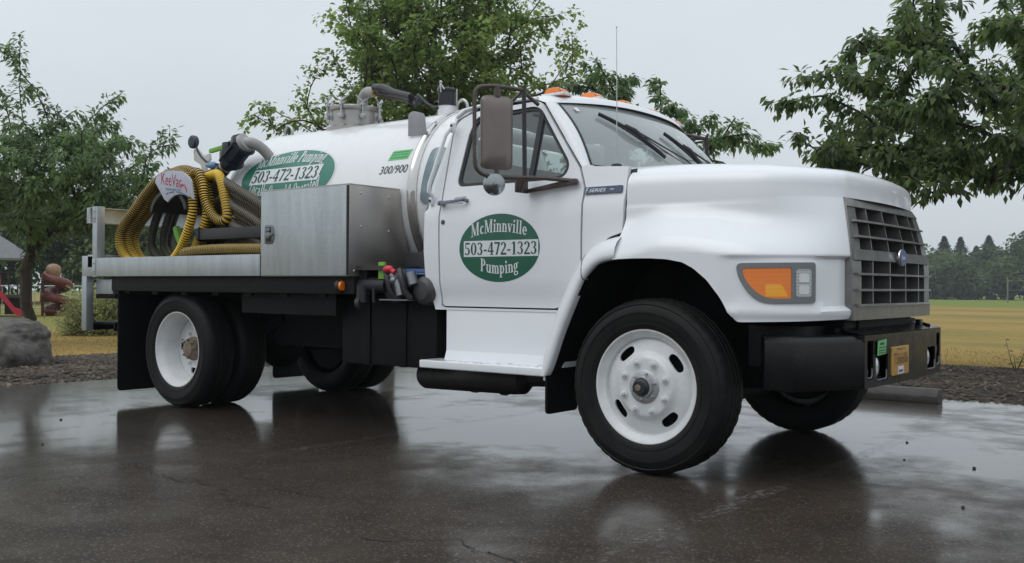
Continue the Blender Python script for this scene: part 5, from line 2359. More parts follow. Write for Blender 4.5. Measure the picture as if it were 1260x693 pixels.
# front plate with real openings, bevelled ends
b = B()
fy0, fy1 = nearP[4][1], farP[1][1]
fx = lambda y: 1.030 + .018 * (1 - ((y - YC) / (YC - fy0)) ** 2)
v, f = sheet([(fy0, zb), (fy1, zb), (fy1, zt), (fy0, zt)], lambda y, z: (fx(y), y, z), h=.08,
             holes=[rpoly([(a, c), (b_, c), (b_, d), (a, d)], .014) for a, b_, c, d in HO], skirt=(-.045, 0, 0))
b.add(v, f)
for P_ in (nearP[:5], farP[1:]):
    n = len(P_)
    pr = catmull([(x, y, 0) for x, y in P_], 4)
    V, F = [], []
    for q in pr:
        ins = Vector((YC * .0, 0, 0))
        cdir = Vector((0, 1 if q.y < YC else -1, 0))
        V += [(q.x - .012, q.y + cdir.y * .016, zb), (q.x, q.y, zb + .02), (q.x, q.y, zt - .042), (q.x - .010, q.y + cdir.y * .012, zt - .012), (q.x - .030, q.y + cdir.y * .036, zt), (q.x - .07, q.y + cdir.y * .11, zt), (q.x - .07, q.y + cdir.y * .11, zb)]
    for i in range(len(pr) - 1):
        for k in range(6):
            F.append((i * 7 + k, i * 7 + k + 1, (i + 1) * 7 + k + 1, (i + 1) * 7 + k))
        F.append((i * 7 + 6, i * 7, (i + 1) * 7, (i + 1) * 7 + 6))
    F.append((0, 1, 2, 3, 4, 5, 6))
    b.add(V, F)
# top shelf
b.add([(fx(y), y, zt) for y in np.linspace(fy0, fy1, 10)] + [(.90, y, zt - .004) for y in np.linspace(fy0, fy1, 10)], [(i, i + 1, 11 + i, 10 + i) for i in range(9)])
b.add([(fx(y), y, zb) for y in np.linspace(fy0, fy1, 10)] + [(.92, y, zb) for y in np.linspace(fy0, fy1, 10)], [(i + 1, i, 10 + i, 11 + i) for i in range(9)])
bm = bmesh.new()
SHF = B().add([(fx(y) - .004, y, zt + .003) for y in np.linspace(fy0 - .02, fy1 + .02, 14)] + [(.885, y, zt + .036) for y in np.linspace(fy0 - .02, fy1 + .02, 14)] + [(.885, y, zt - .02) for y in np.linspace(fy0 - .02, fy1 + .02, 14)], [(i, i + 1, 15 + i, 14 + i) for i in range(13)] + [(14 + i, 15 + i, 29 + i, 28 + i) for i in range(13)])
BU = part(b, 'front_bumper', 'bumper', angle=50)
bm.from_mesh(BU.data)
bmesh.ops.recalc_face_normals(bm, faces=bm.faces[:])
bm.to_mesh(BU.data)
bm.free()
part(SHF, 'bumper_step', 'wetblack', BU)
b = B()
b.box(.93, fy0 + .02, zb + .01, .955, fy1 - .02, zt - .01)
part(b, 'bumper_core', 'black', BU)
for a, b_, c, d in HO:
    b = B()
    yc_ = (a + b_) / 2
    v, f = grid(lambda u, w: (fx(yc_) - .008 - .065 * w, *[(lerp(a, b_, min(1, max(0, q_))) , lerp(c, d, min(1, max(0, r_)))) for q_, r_ in [((0, 0), (1, 0), (1, 1), (0, 1))[int(round(u * 4)) % 4]]][0]), 5, 2)
    b.add(v, f)
    part(b, 'opening_liner', LIN, BU)
    b = B()
    xo = fx(yc_) - .006
    b.tube([(xo, a + .004, c + .055), (xo, a + .005, c + .018), (xo, a + .016, c + .006), (xo, b_ - .016, c + .006), (xo, b_ - .005, c + .018), (xo, b_ - .004, c + .055)], .0048, 6)
    part(b, 'opening_trim', 'latch', BU)
for y in (.68, 1.64, 1.80):
    b = B()
    b.lathe([(.001, .052), (.03, .050), (.048, .044), (.055, .034), (.058, .0), (.03, -.03)], 'x', (.970, y + .0, .60 if y < 1.7 else .64), 24)
    part(b, 'fog_lamp', 'reflector', BU)
b = B()
b.box(.955, 1.60, .775, .985, 1.66, .83, .008)
b.tube([(1.0, 1.72, .79), (.93, 1.80, .80), (.90, 1.84, .815)], .012, 8)
part(b, 'tow_hook', 'bumper', BU)
b = B()
px = lambda y: fx(y) + .004
b.prism(rpoly([(.825, .543), (1.130, .543), (1.130, .700), (.825, .700)], .012), 'x', 1.042, 1.052, bev=.001)
PL = part(b, 'number_plate', 'plate')
b = B()
pm = lambda u, w: (1.0530, u, w)
decal_text(b, 'OREGON', pm, .90, 1.055, .678, .690)
decal_text(b, 'T566606', pm, .853, 1.105, .602, .664)
part(b, 'lettering', mat('brown_ink', (.10, .035, .02), .5), PL)
b = B()
b.add([(1.0532, .925, .549), (1.0532, 1.03, .549), (1.0532, 1.03, .590), (1.0532, .925, .590)], [(0, 1, 2, 3)])
b.add([(1.0536, .94, .556), (1.0536, 1.015, .556), (1.0536, 1.015, .570), (1.0536, .94, .570)], [(0, 1, 2, 3)], 1)
part(b, 'plate_sticker', ['vinylwhite', 'signblue'], PL)
b = B()
b.add([(1.046, .595, .664), (1.046, .735, .668), (1.048, .745, .748), (1.047, .600, .742)], [(0, 1, 2, 3)])
GS = part(b, 'lime_sticker', 'limelabel')
b = B()
for z, a, c in ((.722, .635, .70), (.706, .615, .725), (.690, .615, .725), (.677, .62, .72)):
    b.add([(1.0485, a, z - .003), (1.0485, c, z - .003), (1.0485, c, z + (.009 if z > .72 else .002)), (1.0485, a, z + (.009 if z > .72 else .002))], [(0, 1, 2, 3)])
part(b, 'print_lines', 'ink', GS)

# ---- west-coast mirrors, one on each door
def mirror(near):
    k = lambda p: tuple(p) if near else (p[0], 2 * YC - p[1], p[2])
    c = Vector((-.905, -.165, 1.912))
    nrm = Vector((.86, -.50, 0)).normalized()
    ax = Vector((nrm.y, -nrm.x, 0)).normalized() * -1
    outl_ = rpoly([(-.099, -.217), (.099, -.217), (.099, .217), (-.099, .217)], .045, 6)
    b = B()
    V, F = [], []
    n = len(outl_)
    for lvl, (sc_, d) in enumerate(((1.0, -.012), (1.0, .004), (.93, .016), (.70, .030), (.35, .034))):
        for u, w in outl_:
            hw = w * sc_ if lvl < 3 else math.copysign(max(0, abs(w) - (1 - sc_) * .13), w)
            p = c + ax * u * sc_ + nrm * d + Vector((0, 0, hw))
            V.append(k(p))
    for l in range(4):
        for i in range(n):
            j = (i + 1) % n
            F.append((l * n + i, l * n + j, (l + 1) * n + j, (l + 1) * n + i))
    F.append(tuple(4 * n + i for i in range(n)))
    b.add(V, F)
    MI = part(b, 'mirror_shell', 'bronze')
    bm = bmesh.new()
    bm.from_mesh(MI.data)
    bmesh.ops.recalc_face_normals(bm, faces=bm.faces[:])
    bm.to_mesh(MI.data)
    bm.free()
    b = B()
    b.add([k(c + ax * u * .96 - nrm * .0125 + Vector((0, 0, w * .96))) for u, w in outl_], [tuple(range(n))])
    part(b, 'mirror_face', 'chrome', MI)
    b = B()
    # outer loop frame
    q = lambda u, z, d=0.0: k(c + ax * u + nrm * d + Vector((0, 0, z - c.z)))
    frame = [q(.165, 2.175), q(.04, 2.182), q(-.06, 2.180), q(-.125, 2.160), q(-.138, 2.10), q(-.138, 1.95), q(-.136, 1.76), q(-.125, 1.70), q(-.08, 1.665), q(.0, 1.655), q(.10, 1.652), q(.175, 1.655)]
    b.tube(catmull(frame, 4), .0125, 8)
    b.tube([q(.0, 2.182), q(0, 2.12)], .020, 8)
    b.tube([q(.0, 1.655), q(0, 1.70)], .014, 8)
    # upright and stays to the door
    b.tube([q(.170, 2.20), q(.178, 1.66)], .0135, 8, m=1)
    b.tube([q(.165, 2.175), k((-.93, .12, 2.20)), k((-.90, .235, 2.135))], .012, 8)
    b.tube([q(.165, 2.175), k((-1.06, .18, 2.165))], .010, 8)
    b.tube([q(.05, 1.655), k((-.72, .05, 1.655)), k((-.545, .135, 1.635))], .013, 8)
    b.tube([q(.178, 1.66), k((-.87, .02, 1.585)), k((-.90, .10, 1.595))], .010, 8)
    part(b, 'mirror_frame', ['mirrorarm', 'plastic'], MI)
    b = B()
    y0, y1 = (.108, .135) if near else (2 * YC - .135, 2 * YC - .108)
    b.prism([(-.90, 1.580), (-.535, 1.612), (-.525, 1.625), (-.535, 1.648), (-.565, 1.648), (-.90, 1.602)], 'y', y0, y1, bev=.003)
    b.box(-.905, y0 - .10, 1.578, -.885, y0 + .01, 1.68, .004)
    part(b, 'mirror_bracket', 'mirrorarm', MI)
    b = B()
    cc = c + ax * -.012 + Vector((0, 0, 1.612 - c.z))
    V, F = [], []
    rings = [(.065, -.02), (.067, .0), (.060, .016), (.040, .026), (.020, .030), (.018, .038), (.001, .040)]
    for r, d in rings:
        for i in range(28):
            a = 2 * PI * i / 28
            V.append(k(cc + ax * r * math.cos(a) + nrm * d + Vector((0, 0, r * math.sin(a)))))
    for l in range(len(rings) - 1):
        for i in range(28):
            j = (i + 1) % 28
            F.append((l * 28 + i, l * 28 + j, (l + 1) * 28 + j, (l + 1) * 28 + i))
    b.add(V, F)
    part(b, 'spot_mirror', 'spot', MI)


mirror(True)
mirror(False)

# ------------------------------------------------------------------ hoses
def hose(name, ctrl, r, mats, label, group, pitch=.023, closed=False, n=12, sub=10):
    C_ = [np.array(p) for p in catmull(ctrl, sub, closed)]
    C_ = np.array(C_)
    if closed:
        C_ = np.vstack([C_, C_[:1]])
    d = np.r_[0, np.cumsum(np.linalg.norm(np.diff(C_, axis=0), axis=1))]
    m = int(d[-1] / (pitch / 4))
    s_ = np.linspace(0, d[-1], m)
    P = np.stack([np.interp(s_, d, C_[:, k]) for k in range(3)], 1)
    rs = np.array([r * (1.0 if (i % 4) in (0, 1) else .86) for i in range(m)])
    b = B()
    b.tube([tuple(p) for p in P], rs, n)
    nseg = m - 1
    mi = np.zeros(len(b.f), dtype=np.int32)
    for i in range(nseg):
        if i % 4 == 0 or i % 4 == 3:
            mi[i * n:(i + 1) * n] = 0 if i % 4 == 0 else 0
        else:
            mi[i * n:(i + 1) * n] = 1
    o = mesh_obj(name, b.v, b.f, mats, None, mi, True, None)
    return tag(o, label, 'hose', group)


YB = ['hoseyellow', 'hoseblack']
DB = ['hosedark', 'hoseblack']
TB_ = ['hosetan', 'hoseblack']


def loop(y, dx=0., dz=0., l=1.0, br=0., yb=.0):
    """one turn of hose hung over the rack saddle and resting on the bed"""
    P = [(-5.30 + dx, y + yb, 1.20), (-5.46 + dx, y + yb * .7, 1.25), (-5.545 + dx, y, 1.38), (-5.50 + dx * .9, y, 1.52), (-5.30 + dx * .6, y, 1.68), (-5.06 + dx * .3, y, 1.85 + dz * .5),
         (-4.86, y, 1.94 + dz), (-4.68, y, 1.965 + dz), (-4.53, y, 1.92 + dz), (-4.45 + br * .4, y, 1.80), (-4.43 + br, y, 1.62), (-4.50 + br, y, 1.46), (-4.63 + br * .8, y + yb * .6, 1.30), (-4.78 + br * .5, y + yb, 1.21), (-5.0, y + yb * 1.3, 1.185)]
    return P


HG = 'suction hoses hung on the truck bed'
hose('suction_hose', loop(.185, 0, 0, yb=.02), .040, YB, 'front yellow and black ribbed hose loop hanging just behind the printed sign', HG, closed=True)
hose('suction_hose', loop(.265, .0, .03, br=.085, yb=.03), .040, YB, 'second yellow ribbed hose loop nested just inside the front loop', HG, closed=True)
hose('suction_hose', loop(.345, -.02, .02, br=.02, yb=.02), .040, YB, 'third yellow ribbed hose loop deeper on the rack behind two others', HG, closed=True)
hose('suction_hose', [(-4.62, .26, 1.90), (-4.45, .24, 1.955), (-4.36, .23, 1.86), (-4.31, .22, 1.72), (-4.22, .22, 1.60), (-4.12, .22, 1.54), (-4.04, .22, 1.535), (-4.02, .23, 1.58), (-4.06, .24, 1.70), (-4.14, .26, 1.85), (-4.25, .30, 1.93), (-4.42, .34, 1.93), (-4.6, .36, 1.9)], .040, YB, 'yellow ribbed hose drooping in a narrow V right of the rack', HG)
hose('suction_hose', [(-4.70, .47, 1.95), (-4.50, .46, 1.97), (-4.38, .45, 1.88), (-4.30, .44, 1.70), (-4.25, .44, 1.5), (-4.15, .44, 1.42)], .040, TB_, 'dull tan ribbed hose dropping behind the drooping yellow hose', HG)
for k, (y, dx, nm) in enumerate(((.42, .12, 'dark ribbed hose loop nearest the sign inside the yellow loops'), (.49, .20, 'innermost dark ribbed hose loop framing the see-through gap'), (.56, .17, 'rearmost dark ribbed hose loop at the back of the rack'))):
    P = [(-5.30 + dx, y, 1.20), (-5.50 + dx, y, 1.32), (-5.52 + dx, y, 1.46), (-5.42 + dx, y, 1.66), (-5.22 + dx * .7, y, 1.80), (-4.82, y, 1.88 - .04 * k), (-4.62, y, 1.86 - .04 * k), (-4.54, y, 1.74), (-4.53, y, 1.56), (-4.58, y, 1.38), (-4.68, y, 1.22), (-4.9, y, 1.185)]
    hose('suction_hose', P, .040, DB, nm, HG, closed=True)
tans = []
for k in range(9):
    y = .27 + .03 * (k % 3)
    z0 = 1.885 - .050 * k
    P = [(-4.42, y + .14, z0 - .08), (-4.34 + .02 * k, y + .09, z0), (-4.20 + .03 * k, y + .03, z0 - .005), (-4.0, y, z0 - .08), (-3.8, y - .01, z0 - .16), (-3.62, y - .02, z0 - .24), (-3.45, y - .01, z0 - .36), (-3.40, y + .02, max(1.24, z0 - .62)), (-3.36, y + .1, max(1.2, z0 - .8))]
    hose('suction_hose', P, .041, TB_, ['topmost', 'second', 'third', 'fourth', 'fifth', 'sixth', 'seventh', 'eighth', 'lowest'][k] + ' of the dull tan hoses sloping down along the tank to the tool box', HG, n=10)
hose('suction_hose', [(-4.42, .10, 1.262), (-4.36, .07, 1.275), (-4.2, .055, 1.288), (-3.9, .05, 1.295), (-3.6, .05, 1.292), (-3.27, .055, 1.285)], .040, YB, 'yellow ribbed hose lying along the bed under the black trough', HG)
b = B()
b.tube(catmull([(-4.93, .36, 1.52), (-4.90, .36, 1.45), (-4.86, .37, 1.36), (-4.80, .38, 1.22)], 6), [.022] + [.034] * 18, 10)
tag(b.obj('hose_end', 'limepaint'), 'lime green hose end showing through the dark hose loops', 'hose')

# ------------------------------------------------------------------ boulder, wheel stops, pebbles
def boulder(name, c, rx, ry, rz, seed, label, m='rock', n=48):
    bm = bmesh.new()
    bmesh.ops.create_icosphere(bm, subdivisions=5, radius=1)
    for v in bm.verts:
        p = v.co.copy()
        e = Vector([math.copysign(abs(q) ** .72, q) for q in p])
        k = 1 + .16 * noise.noise(p * 1.2 + Vector((seed, 0, 0))) + .09 * noise.noise(p * 2.6 + Vector((seed, 4, 0))) - .05 * abs(noise.noise(p * 5 + Vector((2, seed, 0)))) + .035 * noise.noise(p * 9) + .018 * noise.noise(p * 20)
        if p.z > .4:
            k *= 1 - .10 * (p.z - .4)
        v.co = Vector((e.x * rx * k, e.y * ry * k, e.z * rz * k))
    me = bpy.data.meshes.new(name)
    bm.to_mesh(me)
    bm.free()
    me.materials.append(MT[m])
    for q in me.polygons:
        q.use_smooth = True
    o = bpy.data.objects.new(name, me)
    o.location = c
    COL.objects.link(o)
    return tag(o, label, 'rock')


MT['rock'] = mat('basalt_rock', (.15, .135, .12), .6, vscale=9, col2=(.035, .031, .027), bump=1.0, bscale=35)
boulder('boulder', (-9.33, .78, .22), .68, .60, .40, 3., 'large grey weathered boulder on the mulch by the playground')


def wheel_stop(x0, x1, y, label):
    b = B()
    sec = [(-.085, 0), (-.085, .06), (-.055, .125), (.055, .125), (.085, .06), (.085, 0)]
    b.prism([(y + p, q) for p, q in sec], 'x', x0, x1, bev=.012)
    o = b.obj('wheel_stop', 'concrete')
    return tag(o, label, 'wheel stop', 'concrete wheel stops')


wheel_stop(-1.42, .33, 4.60, 'low concrete wheel stop on the wet asphalt behind the front bumper')
MT['pebble'] = mat('dark_pebble', (.035, .03, .028), .6, bump=.3)
for k, (x, y, s_, w) in enumerate(((1.345, 1.364, .010, 'dark pebble nearest the right edge on the bright wet asphalt'), (1.546, .262, .009, 'dark pebble lowest at the right on the wet asphalt'), (.768, 2.086, .008, 'small pebble beside the reflection of the far front tyre'),
                                 (-4.449, -.915, .009, 'small pebble at the left on grey wet asphalt'), (-3.455, -1.553, .008, 'tiny pebble lowest at the left on grey wet asphalt'), (.95, 1.4, .006, 'tiny pebble just left of the dark pebble on bright asphalt'))):
    bm = bmesh.new()
    bmesh.ops.create_icosphere(bm, subdivisions=3, radius=1)
    for v in bm.verts:
        v.co *= s_ * (1 + .5 * noise.noise(v.co * 1.3 + Vector((k * 3, 0, 0))) + .15 * noise.noise(v.co * 4))
        v.co.z *= .7
    me = bpy.data.meshes.new('pebble')
    bm.to_mesh(me)
    bm.free()
    me.materials.append(MT['pebble'])
    o = bpy.data.objects.new('pebble', me)
    o.location = (x, y, s_ * .5)
    COL.objects.link(o)
    tag(o, w, 'pebble', 'pebbles on the asphalt')

# ------------------------------------------------------------------ vegetation
MT['cherry'] = leaf_mat('cherry_leaf', (.080, .15, .065), (.17, .255, .10), .55, .42)
MT['cherrydark'] = leaf_mat('dark_cherry_leaf', (.055, .10, .038), (.13, .195, .06), .55, .42, (.19, .25, .07))
MT['maple'] = leaf_mat('maple_leaf', (.115, .20, .06), (.22, .31, .09), .6, .5, (.28, .30, .10))
MT['shrubleaf'] = leaf_mat('pale_shrub_leaf', (.15, .18, .065), (.36, .37, .17), .4, .6, (.46, .44, .26))
MT['shrubdark'] = leaf_mat('green_shrub_leaf', (.06, .10, .03), (.14, .19, .06), .4, .6)
MT['wood1'] = leaf_mat('wood_leaf_mid', (.05, .095, .03), (.12, .18, .05), .4, .7)
MT['wood2'] = leaf_mat('wood_leaf_dark', (.03, .062, .022), (.075, .125, .04), .35, .7)
MT['conifer'] = leaf_mat('fir_needles', (.010, .024, .014), (.030, .052, .028), .1, .7)


def branch_tubes(segs, n=6):
    """segs: list of (points array, radii array) -> one mesh"""
    b = B()
    for P, R in segs:
        b.tube([tuple(p) for p in P], [float(r) for r in R], n, cap=False)
    return b


def leaves_mesh(pos, dirs, L, Wd, fold=.25, droop=0.):
    """two-triangle folded leaves, vectorised"""
    n = len(pos)
    d = dirs / (np.linalg.norm(dirs, axis=1, keepdims=True) + 1e-9)
    up_ = np.tile(np.array([0, 0, 1.]), (n, 1)) + rng.normal(0, .35, (n, 3))
    s_ = np.cross(d, up_)
    s_ /= (np.linalg.norm(s_, axis=1, keepdims=True) + 1e-9)
    u = np.cross(s_, d)
    L = L[:, None]
    Wd = Wd[:, None]
    base = pos
    midp = pos + d * L * .42
    lft = midp + s_ * Wd * .5 + u * Wd * fold
    rgt = midp - s_ * Wd * .5 + u * Wd * fold
    tip = pos + d * L + np.array([0, 0, -1.]) * L * droop
    V = np.stack([base, rgt, tip, lft], 1).reshape(-1, 3)
    i = np.arange(n) * 4
    F = np.stack([np.stack([i, i + 1, i + 2], 1), np.stack([i, i + 2, i + 3], 1)], 1).reshape(-1, 3)
    return V, F


def np_mesh(name, V, F, m, parent=None):
    me = bpy.data.meshes.new(name)
    k = F.shape[1]
    me.vertices.add(len(V))
    me.vertices.foreach_set('co', V.astype(np.float32).ravel())
    me.loops.add(F.size)
    me.loops.foreach_set('vertex_index', F.astype(np.int32).ravel())
    me.polygons.add(len(F))
    me.polygons.foreach_set('loop_start', np.arange(0, F.size, k, dtype=np.int32))
    me.polygons.foreach_set('loop_total', np.full(len(F), k, dtype=np.int32))
    me.materials.append(MT[m] if isinstance(m, str) else m)
    me.update(calc_edges=True)
    me.validate()
    o = bpy.data.objects.new(name, me)
    COL.objects.link(o)
    if parent is not None:
        o.parent = parent
        o.matrix_parent_inverse = parent.matrix_world.inverted()
    return o


def grow(base, fork_z, tips, r0, up=.35, seed=0, jit=.05):
    """trunk from base, then every tip joined to the nearest sensible node of the growing skeleton"""
    g = np.random.default_rng(seed)
    base = np.array(base, float)
    fork = base + np.array([g.normal(0, .05), g.normal(0, .05), fork_z])
    nodes = [base * (1 - t) + fork * t + g.normal(0, .02, 3) * (0 < t < 1) for t in np.linspace(0, 1, 7)]
    par = [-1] + list(range(6))
    first_ok = 5
    tips = sorted(tips, key=lambda t: np.linalg.norm(np.array(t) - fork))
    ends = []
    NA = np.array(nodes)
    for tp in tips:
        tp = np.array(tp, float)
        D_ = np.linalg.norm(NA[first_ok:] - tp, axis=1)
        df = np.linalg.norm(NA[first_ok:] - fork, axis=1)
        dt = np.linalg.norm(tp - fork)
        cost = D_ + 0.55 * df + 3.0 * np.maximum(0, df - dt * .93)
        j = int(np.argmin(cost)) + first_ok
        p0 = NA[j]
        dist = np.linalg.norm(tp - p0)
        k = max(3, int(dist / .22))
        # start along the parent's direction, curve to the tip
        pd = p0 - NA[par[j]] if par[j] >= 0 else np.array([0, 0, 1.])
        pd = pd / (np.linalg.norm(pd) + 1e-9)
        dirn = (tp - p0) / (dist + 1e-9)
        c = p0 + (dirn * .6 + pd * .25 + np.array([0, 0, up])) * dist * .45
        prev = j
        new = []
        for q in range(1, k + 1):
            t = q / k
            p = (1 - t) ** 2 * p0 + 2 * t * (1 - t) * c + t * t * tp + g.normal(0, jit, 3) * dist * .12 * (t < 1)
            nodes.append(p)
            par.append(prev)
            prev = len(nodes) - 1
            new.append(p)
        ends.append((len(nodes) - 1, j, k))
        NA = np.array(nodes)
    n = len(nodes)
    load = np.zeros(n)
    for e, j, k in ends:
        load[e] += 1
    for i in range(n - 1, 0, -1):
        load[par[i]] += load[i]
    tot = load[0]
    rad = np.maximum(.0045, r0 * (load / tot) ** .48)
    rad[0] = r0 * 1.25
    segs = [(NA[:7], rad[:7])]
    i0 = 7
    for e, j, k in ends:
        idx = [j] + list(range(e - k + 1, e + 1))
        R = rad[idx].copy()
        R[0] = min(R[0], R[1] * 1.3)
        segs.append((NA[idx], R))
    return NA, np.array(par), rad, segs, ends


def tree(name, base, fork_z, tips, r0, nleaf, leaf_len, leafmat, label, cat='tree', group=None, seed=1, up=.35, spread=.12, hang=.8, span=.75, barkm='bark', ratio=.45, twigs=3, twig_len=.35, clump=0, jit=.05):
    g = np.random.default_rng(seed + 100)
    root = empty(name, base)
    tag(root, label, cat, group)
    NA, par, rad, segs, ends = grow(base, fork_z, tips, r0, up, seed, jit)
    # side twigs off every limb
    tw = []
    pts, dr = [], []
    for e, j, k in ends:
        idx = np.array([j] + list(range(e - k + 1, e + 1)))
        P = NA[idx]
        L_ = len(P)
        s0 = max(0, int((1 - span) * (L_ - 1)))
        out_d = P[-1] - P[0]
        for q in range(twigs + max(0, L_ - 6) // 3):
            t = g.uniform(1 - span, 1) * (L_ - 1)
            i = min(int(t), L_ - 2)
            p = P[i] + (P[i + 1] - P[i]) * (t - i)
            d = out_d / (np.linalg.norm(out_d) + 1e-9) * .8 + g.normal(0, .75, 3)
            d[2] = d[2] * .6 + .12
            d /= np.linalg.norm(d)
            l = twig_len * g.uniform(.45, 1.15)
            e1 = p + d * l * .5 + np.array([0, 0, .03])
            e2 = p + d * l - np.array([0, 0, .12 * l])
            tw.append(np.array([p, e1, e2]))
            segs.append((tw[-1], np.array([.006, .004, .002])))
        tw.append(P[s0:])
    lens = np.array([np.linalg.norm(np.diff(q, axis=0), axis=1).sum() for q in tw])
    cnt = np.maximum(2, (nleaf * lens / lens.sum()).astype(int))
    for q, c in zip(tw, cnt):
        t = g.uniform(.08, 1, c) ** .8 * (len(q) - 1)
        i = np.minimum(t.astype(int), len(q) - 2)
        f_ = (t - i)[:, None]
        p = q[i] * (1 - f_) + q[i + 1] * f_
        dd = q[i + 1] - q[i]
        dd /= (np.linalg.norm(dd, axis=1, keepdims=True) + 1e-9)
        side_ = g.normal(0, 1, (c, 3))
        side_ -= dd * (side_ * dd).sum(1, keepdims=True)
        side_ /= (np.linalg.norm(side_, axis=1, keepdims=True) + 1e-9)
        p = p + side_ * np.abs(g.normal(0, spread, (c, 1)))
        dirs = dd * .55 + side_ * .7 + np.array([0, 0, -hang]) + g.normal(0, .25, (c, 3))
        pts.append(p)
        dr.append(dirs)
    pts = np.vstack(pts)
    dr = np.vstack(dr)
    L_ = leaf_len * g.uniform(.65, 1.2, len(pts))
    V, F = leaves_mesh(pts, dr, L_, L_ * ratio * g.uniform(.8, 1.2, len(pts)), fold=.18)
    b = branch_tubes(segs)
    tr = mesh_obj('trunk', b.v, b.f, barkm, root, angle=None)
    cr = np_mesh('crown', V, F, leafmat, root)
    return root


def inner_tips(c, rad, n, seed, zmin=-1e9, core=.35):
    g = np.random.default_rng(seed)
    o = []
    while len(o) < n:
        p = g.uniform(-1, 1, 3)
        r = np.linalg.norm(p)
        if core < r < 1:
            q = np.array(c) + p * np.array(rad)
            if q[2] > zmin:
                o.append(tuple(q))
    return o


# young cherry on the grass at the left, behind the boulder
CH1 = [[-13.09, 2.88, 4.87], [-11.42, 3.64, 3.96], [-12.87, 3.7, 3.87], [-13.02, 2.61, 3.28], [-10.67, 4.08, 3.16], [-12.51, 4.0, 3.34], [-13.43, 5.39, 3.0], [-14.51, 4.06, 3.88], [-15.08, 3.48, 4.43], [-13.7, 2.35, 3.18], [-14.98, 2.63, 4.42], [-14.4, 2.04, 2.29], [-11.52, 3.86, 2.22], [-13.21, 2.27, 1.87], [-12.15, 3.53, 2.93], [-14.68, 4.46, 2.77], [-15.05, 3.76, 2.73], [-13.67, 4.75, 2.59], [-14.68, 3.93, 4.38], [-12.19, 3.42, 2.22], [-13.17, 3.12, 3.1], [-14.51, 3.35, 5.04], [-14.74, 3.6, 4.76], [-13.42, 5.14, 3.34], [-14.07, 4.73, 3.93]]
tree('cherry_tree', (-14.31, 3.65, -.02), 1.25, CH1 + inner_tips((-13.35, 3.85, 2.75), (2.0, 1.8, 1.0), 150, 5, 1.75), .095, 22000, .115, 'cherry',
     'young cherry tree with long drooping shoots on the grass behind the boulder', group='trees round the parking lot', seed=3, up=.28, spread=.07, hang=.8, span=.92, twigs=3, twig_len=.30, ratio=.42)

# big maple behind the tank
MAP = [[-14.26, 10.24, 5.09], [-17.23, 10.87, 5.47], [-16.3, 9.84, 5.01], [-16.19, 11.21, 5.61], [-15.75, 11.23, 6.05], [-15.02, 11.15, 6.43], [-17.09, 12.84, 8.21], [-14.35, 10.91, 7.7], [-15.69, 10.99, 4.93], [-15.63, 9.97, 4.6], [-16.13, 11.76, 4.67], [-10.4, 14.41, 6.84], [-10.91, 14.4, 7.44], [-11.4, 16.01, 7.01], [-10.37, 14.65, 6.06], [-10.54, 15.73, 5.97], [-12.47, 15.96, 8.46], [-10.2, 13.68, 5.5], [-13.73, 10.72, 6.72], [-11.24, 13.51, 6.54], [-15.32, 13.05, 6.21], [-12.82, 14.24, 6.1], [-13.05, 12.14, 6.53], [-12.71, 12.88, 7.21], [-12.53, 12.23, 10.04], [-13.98, 12.53, 9.5], [-11.51, 12.34, 9.1], [-15.29, 12.71, 9.22], [-12.87, 15.61, 9.5], [-14.6, 14.57, 6.37], [-15.88, 12.47, 5.77], [-12.68, 16.09, 6.39], [-11.02, 12.61, 7.06], [-13.8, 11.81, 7.53]]
tree('maple_tree', (-14.3, 12.4, -.05), 2.0, MAP + inner_tips((-13.3, 13.1, 6.3), (2.5, 2.5, 2.9), 260, 11, 3.6, .3), .20, 30000, .135, 'maple',
     'tall dense maple rising behind the tank with upswept branch tips', group='trees round the parking lot', seed=8, up=.30, spread=.09, hang=.5, twigs=5, twig_len=.62, ratio=.80)

# cherry behind the cab
CH2 = [[-4.95, 7.13, 4.19], [-5.24, 8.49, 4.26], [-4.95, 8.91, 4.27], [-4.56, 8.72, 3.84], [-3.82, 8.29, 3.41], [-3.81, 9.2, 3.59], [-3.25, 8.47, 3.2], [-3.82, 10.6, 3.25], [-3.96, 10.28, 3.32], [-4.03, 9.26, 2.93], [-4.05, 8.49, 2.92], [-4.92, 9.66, 3.28], [-5.34, 8.3, 4.06], [-6.13, 8.63, 4.33], [-6.31, 8.39, 4.25], [-4.97, 8.4, 3.53], [-5.29, 7.87, 3.61], [-4.83, 8.79, 3.45], [-5.84, 7.49, 3.74], [-3.71, 8.33, 3.11], [-4.15, 8.42, 3.46], [-5.98, 8.54, 4.49], [-4.6, 7.28, 3.69]]
tree('cherry_tree', (-5.6, 8.9, -.02), 1.7, CH2 + inner_tips((-5.9, 8.8, 3.2), (1.4, 1.2, .7), 30, 15, 2.2), .09, 8500, .118, 'cherry',
     'sparse cherry tree with drooping leaf sprays behind the truck cab', group='trees round the parking lot', seed=21, up=.22, spread=.05, hang=.85, twigs=3, twig_len=.34, ratio=.45)

